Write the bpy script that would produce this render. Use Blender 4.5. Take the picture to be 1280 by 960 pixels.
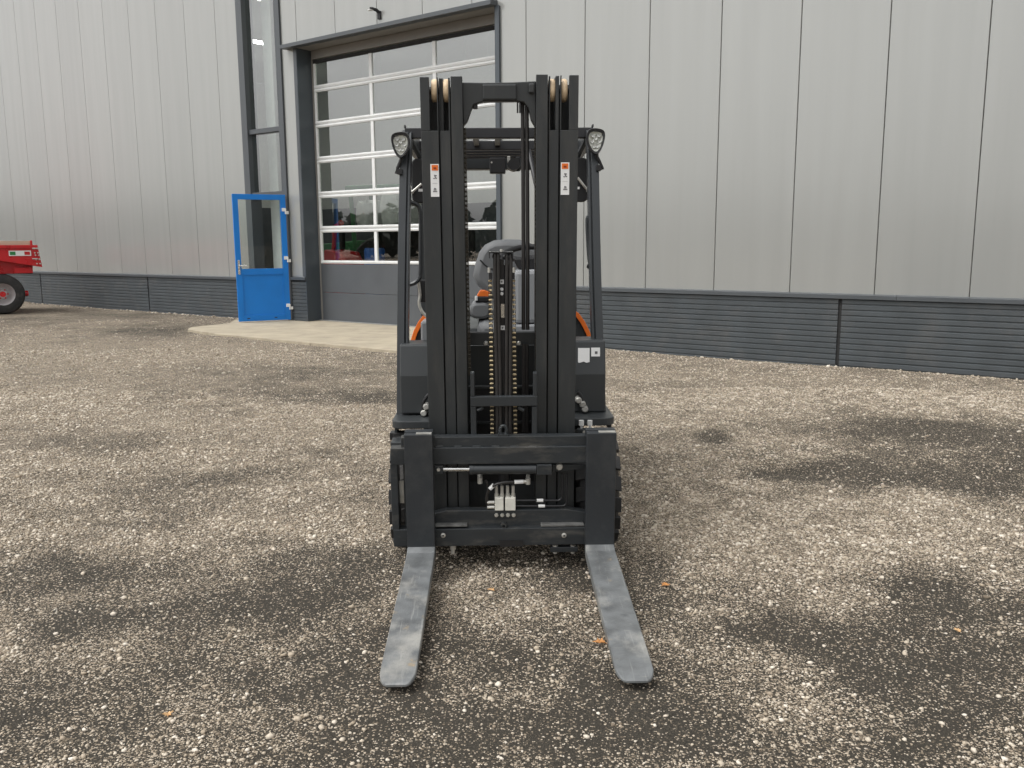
import bpy, bmesh, math, random
import numpy as np
from mathutils import Matrix, Vector, Euler

random.seed(7); rng = np.random.default_rng(11)
S = bpy.context.scene
for o in list(bpy.data.objects): bpy.data.objects.remove(o)
COL = S.collection

# ------------------------------------------------------------------ camera
FPX, PITCH, ROLL = 1082.43, 0.16033, -0.00623          # focal length in px of a 1280 px wide frame
CAMH = 1.41
cam = bpy.data.cameras.new('camera'); camo = bpy.data.objects.new('camera', cam); COL.objects.link(camo)
cam.sensor_fit = 'HORIZONTAL'; cam.sensor_width = 36.0; cam.lens = 36.0*FPX/1280.0
cam.clip_start = 0.05; cam.clip_end = 3000
_cp, _sp = math.cos(PITCH), math.sin(PITCH); _cr, _sr = math.cos(ROLL), math.sin(ROLL)
FWD = Vector((0, _cp, -_sp)); UP0 = Vector((0, _sp, _cp)); RT0 = Vector((1, 0, 0))
RT = RT0*_cr + UP0*_sr          # image right
UPV = UP0*_cr - RT0*_sr
RT = RT0*_cr - UP0*(-_sr)*1.0
camo.matrix_world = Matrix(((RT.x, UPV.x, -FWD.x, 0), (RT.y, UPV.y, -FWD.y, 0), (RT.z, UPV.z, -FWD.z, CAMH), (0, 0, 0, 1)))
S.camera = camo
CAMP = Vector((0, 0, CAMH))

# ------------------------------------------------------------------ sky and sun (overcast)
SUN_EL, SUN_AZ = math.radians(60), math.radians(245)     # azimuth measured clockwise from +Y
w = bpy.data.worlds.new('World'); S.world = w; w.use_nodes = True
nt = w.node_tree; nt.nodes.clear()
sky = nt.nodes.new('ShaderNodeTexSky'); sky.sky_type = 'NISHITA'; sky.sun_disc = False
sky.sun_elevation = SUN_EL; sky.sun_rotation = SUN_AZ; sky.air_density = 1.0; sky.dust_density = 4.0; sky.ozone_density = 1.0
hsv = nt.nodes.new('ShaderNodeHueSaturation'); hsv.inputs['Saturation'].default_value = 0.05
bgn = nt.nodes.new('ShaderNodeBackground'); bgn.inputs[1].default_value = 0.15
wo = nt.nodes.new('ShaderNodeOutputWorld')
nt.links.new(sky.outputs[0], hsv.inputs['Color']); nt.links.new(hsv.outputs[0], bgn.inputs[0]); nt.links.new(bgn.outputs[0], wo.inputs[0])
sl = bpy.data.lights.new('sun', 'SUN'); sl.energy = 0.6; sl.angle = math.radians(40); sl.color = (1.0, 0.975, 0.94)
so = bpy.data.objects.new('sun', sl); COL.objects.link(so)
sd = Vector((math.sin(SUN_AZ)*math.cos(SUN_EL), math.cos(SUN_AZ)*math.cos(SUN_EL), math.sin(SUN_EL)))
so.rotation_euler = sd.to_track_quat('Z', 'Y').to_euler(); so.location = sd*40
S.view_settings.view_transform = 'Standard'; S.view_settings.look = 'None'; S.view_settings.gamma = 1.0
S.view_settings.use_curve_mapping = False; S.view_settings.exposure = 0.62
S.render.resolution_x, S.render.resolution_y = 1024, 768
S.cycles.max_bounces = 7; S.cycles.diffuse_bounces = 3; S.cycles.glossy_bounces = 3; S.cycles.transparent_max_bounces = 8

# ------------------------------------------------------------------ pixel helpers (pixel of the 1280x960 photo -> direction)
def ray(px, py):
    a, b = (px-640)/FPX, (py-480)/FPX
    return FWD + RT*a - UPV*b
def on_ground(px, py, z=0.0):
    r = ray(px, py); return CAMP + r*((z-CAMH)/r.z)
def at_depth(px, py, Y):
    r = ray(px, py); return CAMP + r*(Y/r.y)

# ------------------------------------------------------------------ mesh helpers
class MB:
    def __init__(self, M=None): self.v = []; self.f = []; self.M = M
    def add(self, vs, fs):
        n = len(self.v)
        for p in vs:
            p = Vector(p)
            self.v.append(tuple(self.M @ p) if self.M is not None else tuple(p))
        self.f += [tuple(i+n for i in f) for f in fs]; return self
    def box(self, x0, x1, y0, y1, z0, z1):
        vs = [(x, y, z) for z in (z0, z1) for y in (y0, y1) for x in (x0, x1)]
        return self.add(vs, [(0, 2, 3, 1), (4, 5, 7, 6), (0, 1, 5, 4), (2, 6, 7, 3), (0, 4, 6, 2), (1, 3, 7, 5)])
    def prism(self, poly, axis, a, b):
        """poly in the two other axes (order x,y,z without `axis`), extruded a..b along axis"""
        n = len(poly); vs = []
        for t in (a, b):
            for (u, v) in poly:
                vs.append({'x': (t, u, v), 'y': (u, t, v), 'z': (u, v, t)}[axis])
        fs = [tuple(range(n-1, -1, -1)), tuple(range(n, 2*n))] + [(i, (i+1) % n, n+(i+1) % n, n+i) for i in range(n)]
        return self.add(vs, fs)
    def cyl(self, p0, p1, r, n=14, r1=None, caps=True):
        p0, p1 = Vector(p0), Vector(p1); d = (p1-p0).normalized(); r1 = r if r1 is None else r1
        a = d.orthogonal().normalized(); b = d.cross(a); vs = []
        for p, q in ((p0, r), (p1, r1)):
            for i in range(n):
                t = 2*math.pi*i/n; vs.append(p + a*(q*math.cos(t)) + b*(q*math.sin(t)))
        fs = [(i, (i+1) % n, n+(i+1) % n, n+i) for i in range(n)]
        if caps: fs += [tuple(range(n-1, -1, -1)), tuple(range(n, 2*n))]
        return self.add(vs, fs)
    def sweep(self, path, prof, closed=False, up=Vector((1, 0, 0))):
        """sweep a closed 2-D profile along a path; profile u along `up`-ish, v along the normal"""
        P = [Vector(p) for p in path]; n = len(P); m = len(prof); vs = []
        for i in range(n):
            if closed: t = (P[(i+1) % n]-P[i-1])
            else: t = P[min(i+1, n-1)]-P[max(i-1, 0)]
            t.normalize()
            v = t.cross(up)
            if v.length < 1e-4: v = t.cross(Vector((0, 0.3, 1)))
            v.normalize(); u = v.cross(t)
            for (a, b) in prof: vs.append(P[i] + u*a + v*b)
        fs = []
        for i in range(n if closed else n-1):
            j = (i+1) % n
            for k in range(m): fs.append((i*m+k, i*m+(k+1) % m, j*m+(k+1) % m, j*m+k))
        if not closed: fs += [tuple(range(m-1, -1, -1)), tuple(range((n-1)*m, n*m))]
        return self.add(vs, fs)
    def tube(self, path, r, n=8, closed=False, up=Vector((0.31, 0.2, 0.93))):
        return self.sweep(path, [(r*math.cos(2*math.pi*i/n), r*math.sin(2*math.pi*i/n)) for i in range(n)], closed, up)
    def lathe(self, prof, c, axis='x', n=32):
        """prof: (t along axis, radius)"""
        m = len(prof); vs = []
        for i in range(n):
            a = 2*math.pi*i/n; ca, sa = math.cos(a), math.sin(a)
            for (t, r) in prof:
                vs.append({'x': (c[0]+t, c[1]+r*ca, c[2]+r*sa), 'y': (c[0]+r*ca, c[1]+t, c[2]+r*sa), 'z': (c[0]+r*ca, c[1]+r*sa, c[2]+t)}[axis])
        fs = []
        for i in range(n):
            j = (i+1) % n
            for k in range(m-1): fs.append((i*m+k, j*m+k, j*m+k+1, i*m+k+1))
        return self.add(vs, fs)
    def mesh(self, name):
        me = bpy.data.meshes.new(name); me.from_pydata(self.v, [], self.f)
        bm = bmesh.new(); bm.from_mesh(me); bmesh.ops.recalc_face_normals(bm, faces=bm.faces); bm.to_mesh(me); bm.free()
        return me
    def obj(self, name, mat, parent=None, bevel=0.0, smooth=False, label=None):
        me = self.mesh(name); me.materials.append(mat)
        return mesh_obj(name, me, parent, bevel, smooth, label)

def mesh_obj(name, me, parent=None, bevel=0.0, smooth=False, label=None):
    o = bpy.data.objects.new(name, me); COL.objects.link(o)
    if parent: o.parent = parent
    if bevel:
        m = o.modifiers.new('bevel', 'BEVEL'); m.width = bevel; m.segments = 2; m.limit_method = 'ANGLE'; m.angle_limit = math.radians(40)
    if smooth: smooth_mesh(me)
    if label: o['label'] = label
    return o
def smooth_mesh(me, ang=40):
    me.polygons.foreach_set('use_smooth', [True]*len(me.polygons))
    bm = bmesh.new(); bm.from_mesh(me); c = math.radians(ang)
    for e in bm.edges:
        if len(e.link_faces) != 2 or e.calc_face_angle(0) > c: e.smooth = False
    bm.to_mesh(me); bm.free()
def tag(o, label, cat, group=None):
    o['label'] = label; o['category'] = cat
    if group: o['group'] = group
    return o
def empty(name, M):
    o = bpy.data.objects.new(name, None); COL.objects.link(o); o.matrix_world = M; o.empty_display_size = 0.2; return o

def arc(c, r, a0, a1, n):
    return [(c[0]+r*math.cos(math.radians(a0+(a1-a0)*i/n)), c[1]+r*math.sin(math.radians(a0+(a1-a0)*i/n))) for i in range(n+1)]
def rrect(x0, x1, y0, y1, r, n=4):
    return arc((x1-r, y1-r), r, 0, 90, n)+arc((x0+r, y1-r), r, 90, 180, n)+arc((x0+r, y0+r), r, 180, 270, n)+arc((x1-r, y0+r), r, 270, 360, n)

# ------------------------------------------------------------------ materials
def mat(name, col, rough=0.5, metal=0.0, spec=0.5, noise=0.0, nscale=8.0, bump=0.0, bscale=60.0, coat=0.0, dirt=None, dirt_amt=0.0, dscale=5.0, stretch=(1, 1, 1), world=False):
    m = bpy.data.materials.new(name); m.use_nodes = True; t = m.node_tree; b = t.nodes['Principled BSDF']
    b.inputs['Roughness'].default_value = rough; b.inputs['Metallic'].default_value = metal
    b.inputs['Specular IOR Level'].default_value = spec; b.inputs['Coat Weight'].default_value = coat
    b.inputs['Base Color'].default_value = (*col, 1)
    tc = t.nodes.new('ShaderNodeTexCoord'); mp = t.nodes.new('ShaderNodeMapping'); mp.inputs['Scale'].default_value = stretch
    t.links.new(t.nodes.new('ShaderNodeNewGeometry').outputs['Position'] if world else tc.outputs['Object'], mp.inputs[0])
    cur = None
    if noise:
        nz = t.nodes.new('ShaderNodeTexNoise'); nz.inputs['Scale'].default_value = nscale; nz.inputs['Detail'].default_value = 5
        t.links.new(mp.outputs[0], nz.inputs['Vector'])
        mr = t.nodes.new('ShaderNodeMapRange'); mr.inputs[1].default_value = 0.3; mr.inputs[2].default_value = 0.7
        mr.inputs[3].default_value = 1-noise; mr.inputs[4].default_value = 1+noise; t.links.new(nz.outputs[0], mr.inputs[0])
        mx = t.nodes.new('ShaderNodeMix'); mx.data_type = 'RGBA'; mx.blend_type = 'MULTIPLY'; mx.inputs[0].default_value = 1
        mx.inputs[6].default_value = (*col, 1); t.links.new(mr.outputs[0], mx.inputs[7]); cur = mx.outputs[2]
        rr = t.nodes.new('ShaderNodeMapRange'); rr.inputs[1].default_value = 0.3; rr.inputs[2].default_value = 0.7
        rr.inputs[3].default_value = max(0.03, rough-min(.08, noise*.8)); rr.inputs[4].default_value = min(1, rough+min(.08, noise*.8))
        t.links.new(nz.outputs[0], rr.inputs[0]); t.links.new(rr.outputs[0], b.inputs['Roughness'])
    if dirt:
        dz = t.nodes.new('ShaderNodeTexNoise'); dz.inputs['Scale'].default_value = dscale; dz.inputs['Detail'].default_value = 9; dz.inputs['Roughness'].default_value = 0.68; dz.inputs['Distortion'].default_value = 0.15
        t.links.new(mp.outputs[0], dz.inputs['Vector'])
        dr = t.nodes.new('ShaderNodeMapRange'); dr.inputs[1].default_value = 0.5; dr.inputs[2].default_value = 0.72; dr.inputs[4].default_value = dirt_amt
        t.links.new(dz.outputs[0], dr.inputs[0])
        m2 = t.nodes.new('ShaderNodeMix'); m2.data_type = 'RGBA'; t.links.new(dr.outputs[0], m2.inputs[0])
        if cur: t.links.new(cur, m2.inputs[6])
        else: m2.inputs[6].default_value = (*col, 1)
        m2.inputs[7].default_value = (*dirt, 1); cur = m2.outputs[2]
    if cur: t.links.new(cur, b.inputs['Base Color'])
    if bump:
        bz = t.nodes.new('ShaderNodeTexNoise'); bz.inputs['Scale'].default_value = bscale; bz.inputs['Detail'].default_value = 4
        t.links.new(mp.outputs[0], bz.inputs['Vector'])
        bp = t.nodes.new('ShaderNodeBump'); bp.inputs['Strength'].default_value = bump; bp.inputs['Distance'].default_value = 0.01
        t.links.new(bz.outputs[0], bp.inputs['Height']); t.links.new(bp.outputs[0], b.inputs['Normal'])
    return m
def emit(name, col, s):
    m = bpy.data.materials.new(name); m.use_nodes = True; t = m.node_tree; t.nodes.clear()
    e = t.nodes.new('ShaderNodeEmission'); e.inputs[0].default_value = (*col, 1); e.inputs[1].default_value = s
    o = t.nodes.new('ShaderNodeOutputMaterial'); t.links.new(e.outputs[0], o.inputs[0]); return m
def glass(name, tint=(0.86, 0.9, 0.88), ior=1.6, rough=0.0):
    m = bpy.data.materials.new(name); m.use_nodes = True; t = m.node_tree; t.nodes.clear()
    a = t.nodes.new('ShaderNodeBsdfTransparent'); a.inputs[0].default_value = (*tint, 1)
    g = t.nodes.new('ShaderNodeBsdfGlossy'); g.inputs['Roughness'].default_value = rough
    f = t.nodes.new('ShaderNodeFresnel'); f.inputs[0].default_value = ior
    k = t.nodes.new('ShaderNodeMixShader'); o = t.nodes.new('ShaderNodeOutputMaterial')
    gq = t.nodes.new('ShaderNodeNewGeometry'); sb = t.nodes.new('ShaderNodeMath'); sb.operation = 'SUBTRACT'; sb.inputs[0].default_value = 1.0; t.links.new(gq.outputs['Backfacing'], sb.inputs[1])
    ml = t.nodes.new('ShaderNodeMath'); ml.operation = 'MULTIPLY'; t.links.new(f.outputs[0], ml.inputs[0]); t.links.new(sb.outputs[0], ml.inputs[1])
    t.links.new(ml.outputs[0], k.inputs[0]); t.links.new(a.outputs[0], k.inputs[1]); t.links.new(g.outputs[0], k.inputs[2]); t.links.new(k.outputs[0], o.inputs[0])
    return m

M = {}
M['cladding'] = mat('cladding', (0.355, 0.36, 0.345), 0.18, metal=0.22, spec=0.5)
_t = M['cladding'].node_tree; _oi = _t.nodes.new('ShaderNodeObjectInfo'); _mr = _t.nodes.new('ShaderNodeMapRange'); _mr.inputs[3].default_value = 0.975; _mr.inputs[4].default_value = 1.02
_mx = _t.nodes.new('ShaderNodeMix'); _mx.data_type = 'RGBA'; _mx.blend_type = 'MULTIPLY'; _mx.inputs[0].default_value = 1; _mx.inputs[6].default_value = (0.355, 0.36, 0.345, 1)
_g = _t.nodes.new('ShaderNodeNewGeometry'); _mp = _t.nodes.new('ShaderNodeMapping'); _mp.inputs['Scale'].default_value = (1, 1, 0.05); _nz = _t.nodes.new('ShaderNodeTexNoise'); _nz.inputs['Scale'].default_value = 6.0; _nz.inputs['Detail'].default_value = 3.0
_t.links.new(_g.outputs['Position'], _mp.inputs[0]); _t.links.new(_mp.outputs[0], _nz.inputs['Vector']); _m2 = _t.nodes.new('ShaderNodeMapRange'); _m2.inputs[3].default_value = 0.93; _m2.inputs[4].default_value = 1.07; _t.links.new(_nz.outputs[0], _m2.inputs[0])
_ml = _t.nodes.new('ShaderNodeMath'); _ml.operation = 'MULTIPLY'; _t.links.new(_mr.outputs[0], _ml.inputs[0]); _t.links.new(_m2.outputs[0], _ml.inputs[1])
_t.links.new(_oi.outputs['Random'], _mr.inputs[0]); _t.links.new(_ml.outputs[0], _mx.inputs[7]); _t.links.new(_mx.outputs[2], _t.nodes['Principled BSDF'].inputs['Base Color'])
M['lintel'] = mat('lintel', (0.22, 0.21, 0.195), 0.5, noise=0.08, nscale=2)
M['plinth'] = mat('plinth', (0.058, 0.067, 0.073), 0.65, noise=0.15, nscale=3, bump=0.25, bscale=90, dirt=(0.13, 0.12, 0.11), dirt_amt=0.35, dscale=2.2)
M['trim'] = mat('trim', (0.075, 0.083, 0.09), 0.42, noise=0.08, nscale=2)
M['jamb'] = mat('jamb', (0.065, 0.078, 0.09), 0.38, noise=0.06, nscale=2)
M['doorpanel'] = mat('door_panel', (0.085, 0.092, 0.1), 0.42, noise=0.06, nscale=2.5, bump=0.05, bscale=150)
M['alu'] = mat('white_aluminium', (0.74, 0.75, 0.74), 0.35, noise=0.05, nscale=4)
M['blue'] = mat('blue_paint', (0.0, 0.18, 0.60), 0.4, noise=0.05, nscale=3, coat=0.0)
M['chrome'] = mat('bright_steel', (0.72, 0.72, 0.7), 0.22, metal=1.0, noise=0.1, nscale=30)
M['whiteplastic'] = mat('white_plastic', (0.78, 0.78, 0.76), 0.4, noise=0.03)
M['glass'] = glass('glass', (0.88, 0.91, 0.89), 3.0)
M['clear'] = glass('clear_lens', (0.97, 0.97, 0.96), 1.25)
M['doorglass'] = glass('door_glass', (0.9, 0.93, 0.91), 1.5)
M['seal'] = mat('panel_seal', (0.1, 0.1, 0.1), 0.8, noise=0.1)
M['joint'] = mat('joint', (0.02, 0.02, 0.02), 0.8, noise=0.1)
M['concrete'] = mat('concrete', (0.40, 0.345, 0.255), 0.85, noise=0.15, nscale=2.6, bump=0.3, bscale=70, dirt=(0.24, 0.205, 0.16), dirt_amt=0.7, dscale=2.0, stretch=(1, 1.6, 1))
M['intwall'] = mat('interior_wall', (0.62, 0.63, 0.6), 0.7, noise=0.05)
M['intfloor'] = mat('interior_floor', (0.25, 0.25, 0.24), 0.4, noise=0.15)
M['steelwhite'] = mat('white_steel', (0.68, 0.7, 0.68), 0.5, noise=0.05)
M['tube'] = emit('fluorescent_tube', (1.0, 0.98, 0.94), 36.0)
M['mast'] = mat('mast_paint', (0.028, 0.031, 0.032), 0.44, noise=0.1, nscale=4, bump=0.06, bscale=220, dirt=(0.07, 0.067, 0.06), dirt_amt=0.5, dscale=4.5, stretch=(3, 3, 0.6))
M['carriage'] = mat('carriage_paint', (0.023, 0.0265, 0.029), 0.46, noise=0.12, nscale=5, bump=0.08, bscale=180, dirt=(0.11, 0.103, 0.09), dirt_amt=0.75, dscale=7, stretch=(0.7, 1, 2.2))
M['forkshank'] = mat('fork_shank_paint', (0.025, 0.0285, 0.032), 0.42, noise=0.08, nscale=4, bump=0.05, bscale=160, dirt=(0.09, 0.09, 0.085), dirt_amt=0.35, dscale=5)
M['forkblade'] = mat('worn_fork', (0.135, 0.142, 0.144), 0.36, noise=0.3, nscale=14, bump=0.15, bscale=140)
_t = M['forkblade'].node_tree; _b = _t.nodes['Principled BSDF']; _prev = _b.inputs['Base Color'].links[0].from_socket; _tc = _t.nodes.new('ShaderNodeTexCoord')
for (_sc, _rot, _lo, _hi, _amt, _c, _det) in (((5, 4, 1), .3, .5, .66, .75, (0.36, 0.35, 0.32), 8), ((90, 5, 1), .12, .6, .72, .42, (0.36, 0.36, 0.34), 3), ((9, 60, 1), -.5, .64, .74, .4, (0.36, 0.345, 0.30), 3), ((11, 9, 1), 1.0, .64, .7, .8, (0.30, 0.235, 0.15), 5), ((7, 9, 1), 2.0, .62, .75, .75, (0.035, 0.038, 0.04), 5)):
    _mp = _t.nodes.new('ShaderNodeMapping'); _mp.inputs['Scale'].default_value = _sc; _mp.inputs['Rotation'].default_value = (0, 0, _rot); _mp.inputs['Location'].default_value = (_rot*7, 3, 0)
    _nz = _t.nodes.new('ShaderNodeTexNoise'); _nz.inputs['Scale'].default_value = 1.0; _nz.inputs['Detail'].default_value = _det; _nz.inputs['Roughness'].default_value = .65
    _mr = _t.nodes.new('ShaderNodeMapRange'); _mr.inputs[1].default_value = _lo; _mr.inputs[2].default_value = _hi; _mr.inputs[4].default_value = _amt
    _mx = _t.nodes.new('ShaderNodeMix'); _mx.data_type = 'RGBA'; _mx.inputs[7].default_value = (*_c, 1)
    _t.links.new(_tc.outputs['Object'], _mp.inputs[0]); _t.links.new(_mp.outputs[0], _nz.inputs['Vector']); _t.links.new(_nz.outputs[0], _mr.inputs[0]); _t.links.new(_mr.outputs[0], _mx.inputs[0]); _t.links.new(_prev, _mx.inputs[6]); _prev = _mx.outputs[2]
_t.links.new(_prev, _b.inputs['Base Color'])
M['body'] = mat('body_grey', (0.036, 0.04, 0.042), 0.42, noise=0.08, nscale=3, bump=0.1, bscale=300)
M['guard'] = mat('guard_paint', (0.03, 0.034, 0.037), 0.34, noise=0.07, nscale=4, bump=0.05, bscale=250)
M['black'] = mat('black_plastic', (0.012, 0.012, 0.013), 0.45, noise=0.1, nscale=9)
M['blackm'] = mat('black_metal', (0.016, 0.016, 0.018), 0.35, noise=0.1, nscale=9)
M['hose'] = mat('hose_rubber', (0.026, 0.024, 0.023), 0.42, noise=0.12, nscale=20)
M['rubber'] = mat('tyre_rubber', (0.022, 0.022, 0.022), 0.75, noise=0.2, nscale=9, bump=0.2, bscale=90, dirt=(0.09, 0.08, 0.07), dirt_amt=0.6, dscale=7)
M['orange'] = mat('orange_paint', (0.80, 0.17, 0.02), 0.35, noise=0.04)
M['seat'] = mat('seat_vinyl', (0.15, 0.156, 0.16), 0.5, noise=0.08, nscale=5, bump=0.12, bscale=200)
M['console'] = mat('console_grey', (0.26, 0.27, 0.28), 0.42, noise=0.05)
M['tan'] = mat('tan_nylon', (0.72, 0.55, 0.36), 0.5, noise=0.15, nscale=30, dirt=(0.35, 0.24, 0.12), dirt_amt=0.6, dscale=20)
M['chain'] = mat('chain_brass', (0.55, 0.45, 0.28), 0.4, metal=0.7, noise=0.3, nscale=60)
M['chaindark'] = mat('chain_oiled', (0.05, 0.045, 0.035), 0.3, metal=0.5, noise=0.2, nscale=60)
M['zinc'] = mat('zinc', (0.55, 0.54, 0.5), 0.38, metal=0.6, noise=0.15, nscale=40, dirt=(0.25, 0.23, 0.19), dirt_amt=0.4, dscale=30)
M['wornsteel'] = mat('worn_steel', (0.13, 0.13, 0.125), 0.4, noise=0.4, nscale=25)
M['alublock'] = mat('cast_aluminium', (0.66, 0.645, 0.58), 0.45, noise=0.12, nscale=30)
M['sticker'] = mat('sticker_white', (0.8, 0.8, 0.79), 0.45, noise=0.02)
M['ink'] = mat('ink_grey', (0.16, 0.16, 0.165), 0.6, noise=0.1)
M['inkred'] = mat('ink_dark_red', (0.25, 0.03, 0.01), 0.5, noise=0.1)
M['red'] = mat('red_paint', (0.56, 0.008, 0.014), 0.3, noise=0.08, nscale=3, coat=0.3, dirt=(0.22, 0.05, 0.04), dirt_amt=0.4, dscale=4)
M['green'] = mat('green_paint', (0.02, 0.2, 0.055), 0.4, noise=0.08)
M['wood'] = mat('pale_board', (0.55, 0.42, 0.32), 0.7, noise=0.15, nscale=7, stretch=(0.3, 4, 4))
M['fabric'] = mat('white_fabric', (0.62, 0.63, 0.6), 0.9, noise=0.08, bump=0.3, bscale=25)
M['rim'] = mat('silver_rim', (0.6, 0.6, 0.6), 0.4, metal=0.3, noise=0.1)
M['leaf'] = mat('dry_leaf', (0.50, 0.23, 0.07), 0.7, noise=0.35, nscale=30)
M['leaf2'] = mat('pale_dry_leaf', (0.58, 0.36, 0.17), 0.7, noise=0.3, nscale=30)
M['foliage'] = mat('foliage', (0.05, 0.055, 0.04), 0.8, noise=0.4, nscale=0.3)
M['bark'] = mat('bark', (0.08, 0.06, 0.045), 0.9, noise=0.3)
M['bluecan'] = mat('blue_plastic', (0.02, 0.1, 0.35), 0.4, noise=0.1)
M['lens'] = mat('lamp_reflector', (0.92, 0.93, 0.88), 0.4, noise=0.1, nscale=60)

# ------------------------------------------------------------------ wall frame: local x along the wall, y into the hall, z up
YAW, WD = 0.63883, 10.7028
Wn = Vector((math.sin(YAW), math.cos(YAW), 0)); Wt = Vector((math.cos(YAW), -math.sin(YAW), 0))
HALL = Matrix(((Wt.x, Wn.x, 0, WD*Wn.x), (Wt.y, Wn.y, 0, WD*Wn.y), (0, 0, 1, 0), (0, 0, 0, 1)))

# ------------------------------------------------------------------ ground
def vnoise(x, y, seed=0):
    """smooth value noise, vectorised"""
    xi = np.floor(x).astype(np.int64); yi = np.floor(y).astype(np.int64); xf = x-xi; yf = y-yi
    def hsh(a, b):
        n = (a*374761393 + b*668265263 + seed*1442695041) & 0xffffffff
        n = ((n ^ (n >> 13))*1274126177) & 0xffffffff
        return ((n ^ (n >> 16)) & 0xffff)/65535.0
    u = xf*xf*(3-2*xf); v = yf*yf*(3-2*yf)
    return (hsh(xi, yi)*(1-u)+hsh(xi+1, yi)*u)*(1-v)+(hsh(xi, yi+1)*(1-u)+hsh(xi+1, yi+1)*u)*v
def fbm(x, y, o=4, seed=0):
    r = 0; a = 0.5
    for i in range(o): r = r + a*vnoise(x*2**i, y*2**i, seed+i*17); a *= 0.5
    return r/(1-0.5**o)
def wall_sd(x, y):
    return x*Wt.x+y*Wt.y, x*Wn.x+y*Wn.y-WD     # along wall, into hall (negative = outside)
def ground_h(x, y):
    s, e = wall_sd(x, y)
    h = (fbm(x*0.35, y*0.35, 3, 5)-0.5)*0.05 + (fbm(x*1.6+9, y*1.6, 3, 8)-0.5)*0.022 + (fbm(x*6, y*6, 2, 9)-0.5)*0.008
    near = np.exp(-((x/0.9)**2+((y-3.4)/1.3)**2)**2)
    h = h*(1-0.75*near)-0.004
    # the yard falls a little towards the plinth right of the sectional door
    h = h - 0.075*np.exp(-(((s+5.5)/3.2)**2+((e+0.3)/2.2)**2)) - 0.045*np.exp(-(((s+1.0)/3.0)**2+((e+0.3)/2.2)**2)) - 0.02*np.exp(-(((s+18.0)/4.0)**2+((e)/2.0)**2))
    flat = 1/(1+np.exp(-(e-0.15)*14))
    ap = np.clip(np.minimum(np.minimum(s+13.75, -7.55-s), np.minimum(e+2.5, 1.0))*8, 0, 1)
    h = h*(1-flat) - 0.09*flat
    h = h*(1-ap) - 0.035*ap
    # pot-holes
    for (hx, hy, r, d) in HOLES: h = h - d*np.exp(-(((x-hx)/r)**2+((y-hy)/(r*0.6))**2))
    return h
HOLES = []
for (px, py, r, d) in [(906, 547, .30, .035), (990, 586, .26, .03), (350, 600, .4, .02), (960, 653, .1, .015), (965, 685, .08, .015), (980, 711, .08, .015), (1255, 643, .1, .015), (200, 411, .5, .03)]:
    g = on_ground(px, py); HOLES.append((g.x, g.y, r, d))
# where bare dark soil shows (negative) and where loose gravel lies thick (positive): centre px, half-size px, amount
BLOBS = [(-1, 0, 0, 0, 0)]
BLOBS = [(1160, 540, 130, 22, -.9), (1270, 575, 90, 14, -.8), (1120, 585, 150, 28, -.75), (1230, 610, 90, 22, -.6), (905, 548, 34, 7, -1.4), (990, 587, 55, 7, -1.2),
         (640, 715, 120, 35, -.8), (640, 800, 130, 60, -.25), (620, 900, 200, 60, -.45), (1210, 745, 130, 40, -.85), (1060, 830, 170, 40, -.6), (860, 905, 110, 50, -.4),
         (940, 800, 120, 30, -.25), (1180, 900, 150, 50, -.25), (170, 700, 90, 22, -.7), (40, 700, 70, 30, -.5), (250, 760, 160, 35, -.65), (50, 900, 130, 45, -.6), (420, 760, 70, 60, -.4),
         (330, 870, 160, 50, -.2), (330, 595, 150, 12, -.45), (230, 600, 100, 10, -.3), (110, 545, 110, 16, -.4), (400, 460, 110, 14, -.5), (300, 490, 120, 9, -.5), (380, 505, 120, 9, -.45), (190, 412, 60, 10, -.8), (100, 395, 120, 12, -.5), (450, 500, 60, 12, -.4),
         (800, 712, 40, 40, -.5), (400, 690, 100, 30, -.3),
         (1000, 690, 190, 60, .55), (1180, 660, 120, 45, .6), (830, 650, 60, 40, .4), (900, 500, 100, 20, .35), (760, 470, 60, 12, .3), (1200, 500, 110, 12, .3),
         (300, 650, 110, 18, .5), (430, 640, 60, 22, .4), (40, 800, 50, 22, .7), (100, 830, 60, 18, .4), (220, 530, 200, 10, .35), (60, 500, 90, 22, .3), (180, 445, 200, 12, .35), (350, 430, 120, 7, .3),
         (980, 860, 60, 25, .5), (1080, 920, 60, 30, .4), (760, 740, 60, 50, .15), (560, 890, 60, 20, .15), (230, 890, 60, 30, .3), (1000, 560, 60, 16, .3), (640, 760, 90, 10, .35)]
_bl = []
for (px, py, rx, ry, a) in BLOBS:
    c = on_ground(px, py); e1 = on_ground(px+rx, py); t0 = on_ground(px, py-ry*0.8); t1 = on_ground(px, py+ry*0.8)
    _bl.append((c.x, (t0.y+t1.y)/2, abs(e1.x-c.x), max(0.12, abs(t0.y-t1.y)/1.6), a))
def density(x, y):
    wx = x + (fbm(x*1.1, y*1.1, 3, 31)-.5)*0.9; wy = y + (fbm(x*1.1+5, y*1.1+3, 3, 37)-.5)*0.9
    sw, ew = wall_sd(x, y); d = 0.60 + (fbm(sw*0.22+3, ew*1.1, 4, 3)-.5)*0.6 + (fbm(x*2.4, y*2.4, 4, 21)-.5)*0.6 + (fbm(x*7, y*7, 3, 23)-.5)*0.75
    dd = np.hypot(x, y); d = d + 0.16*np.clip((dd-3.5)/3.0, 0, 1) - 0.20*np.clip((3.9-dd)/1.2, 0, 1)
    acc = 0
    for (cx, cy, rx, ry, a) in _bl: acc = acc + a*np.exp(-(((wx-cx)/rx)**2+((wy-cy)/ry)**2)**1.2*0.9)
    return np.clip(d+acc*0.75, 0.02, 1.0)

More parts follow.
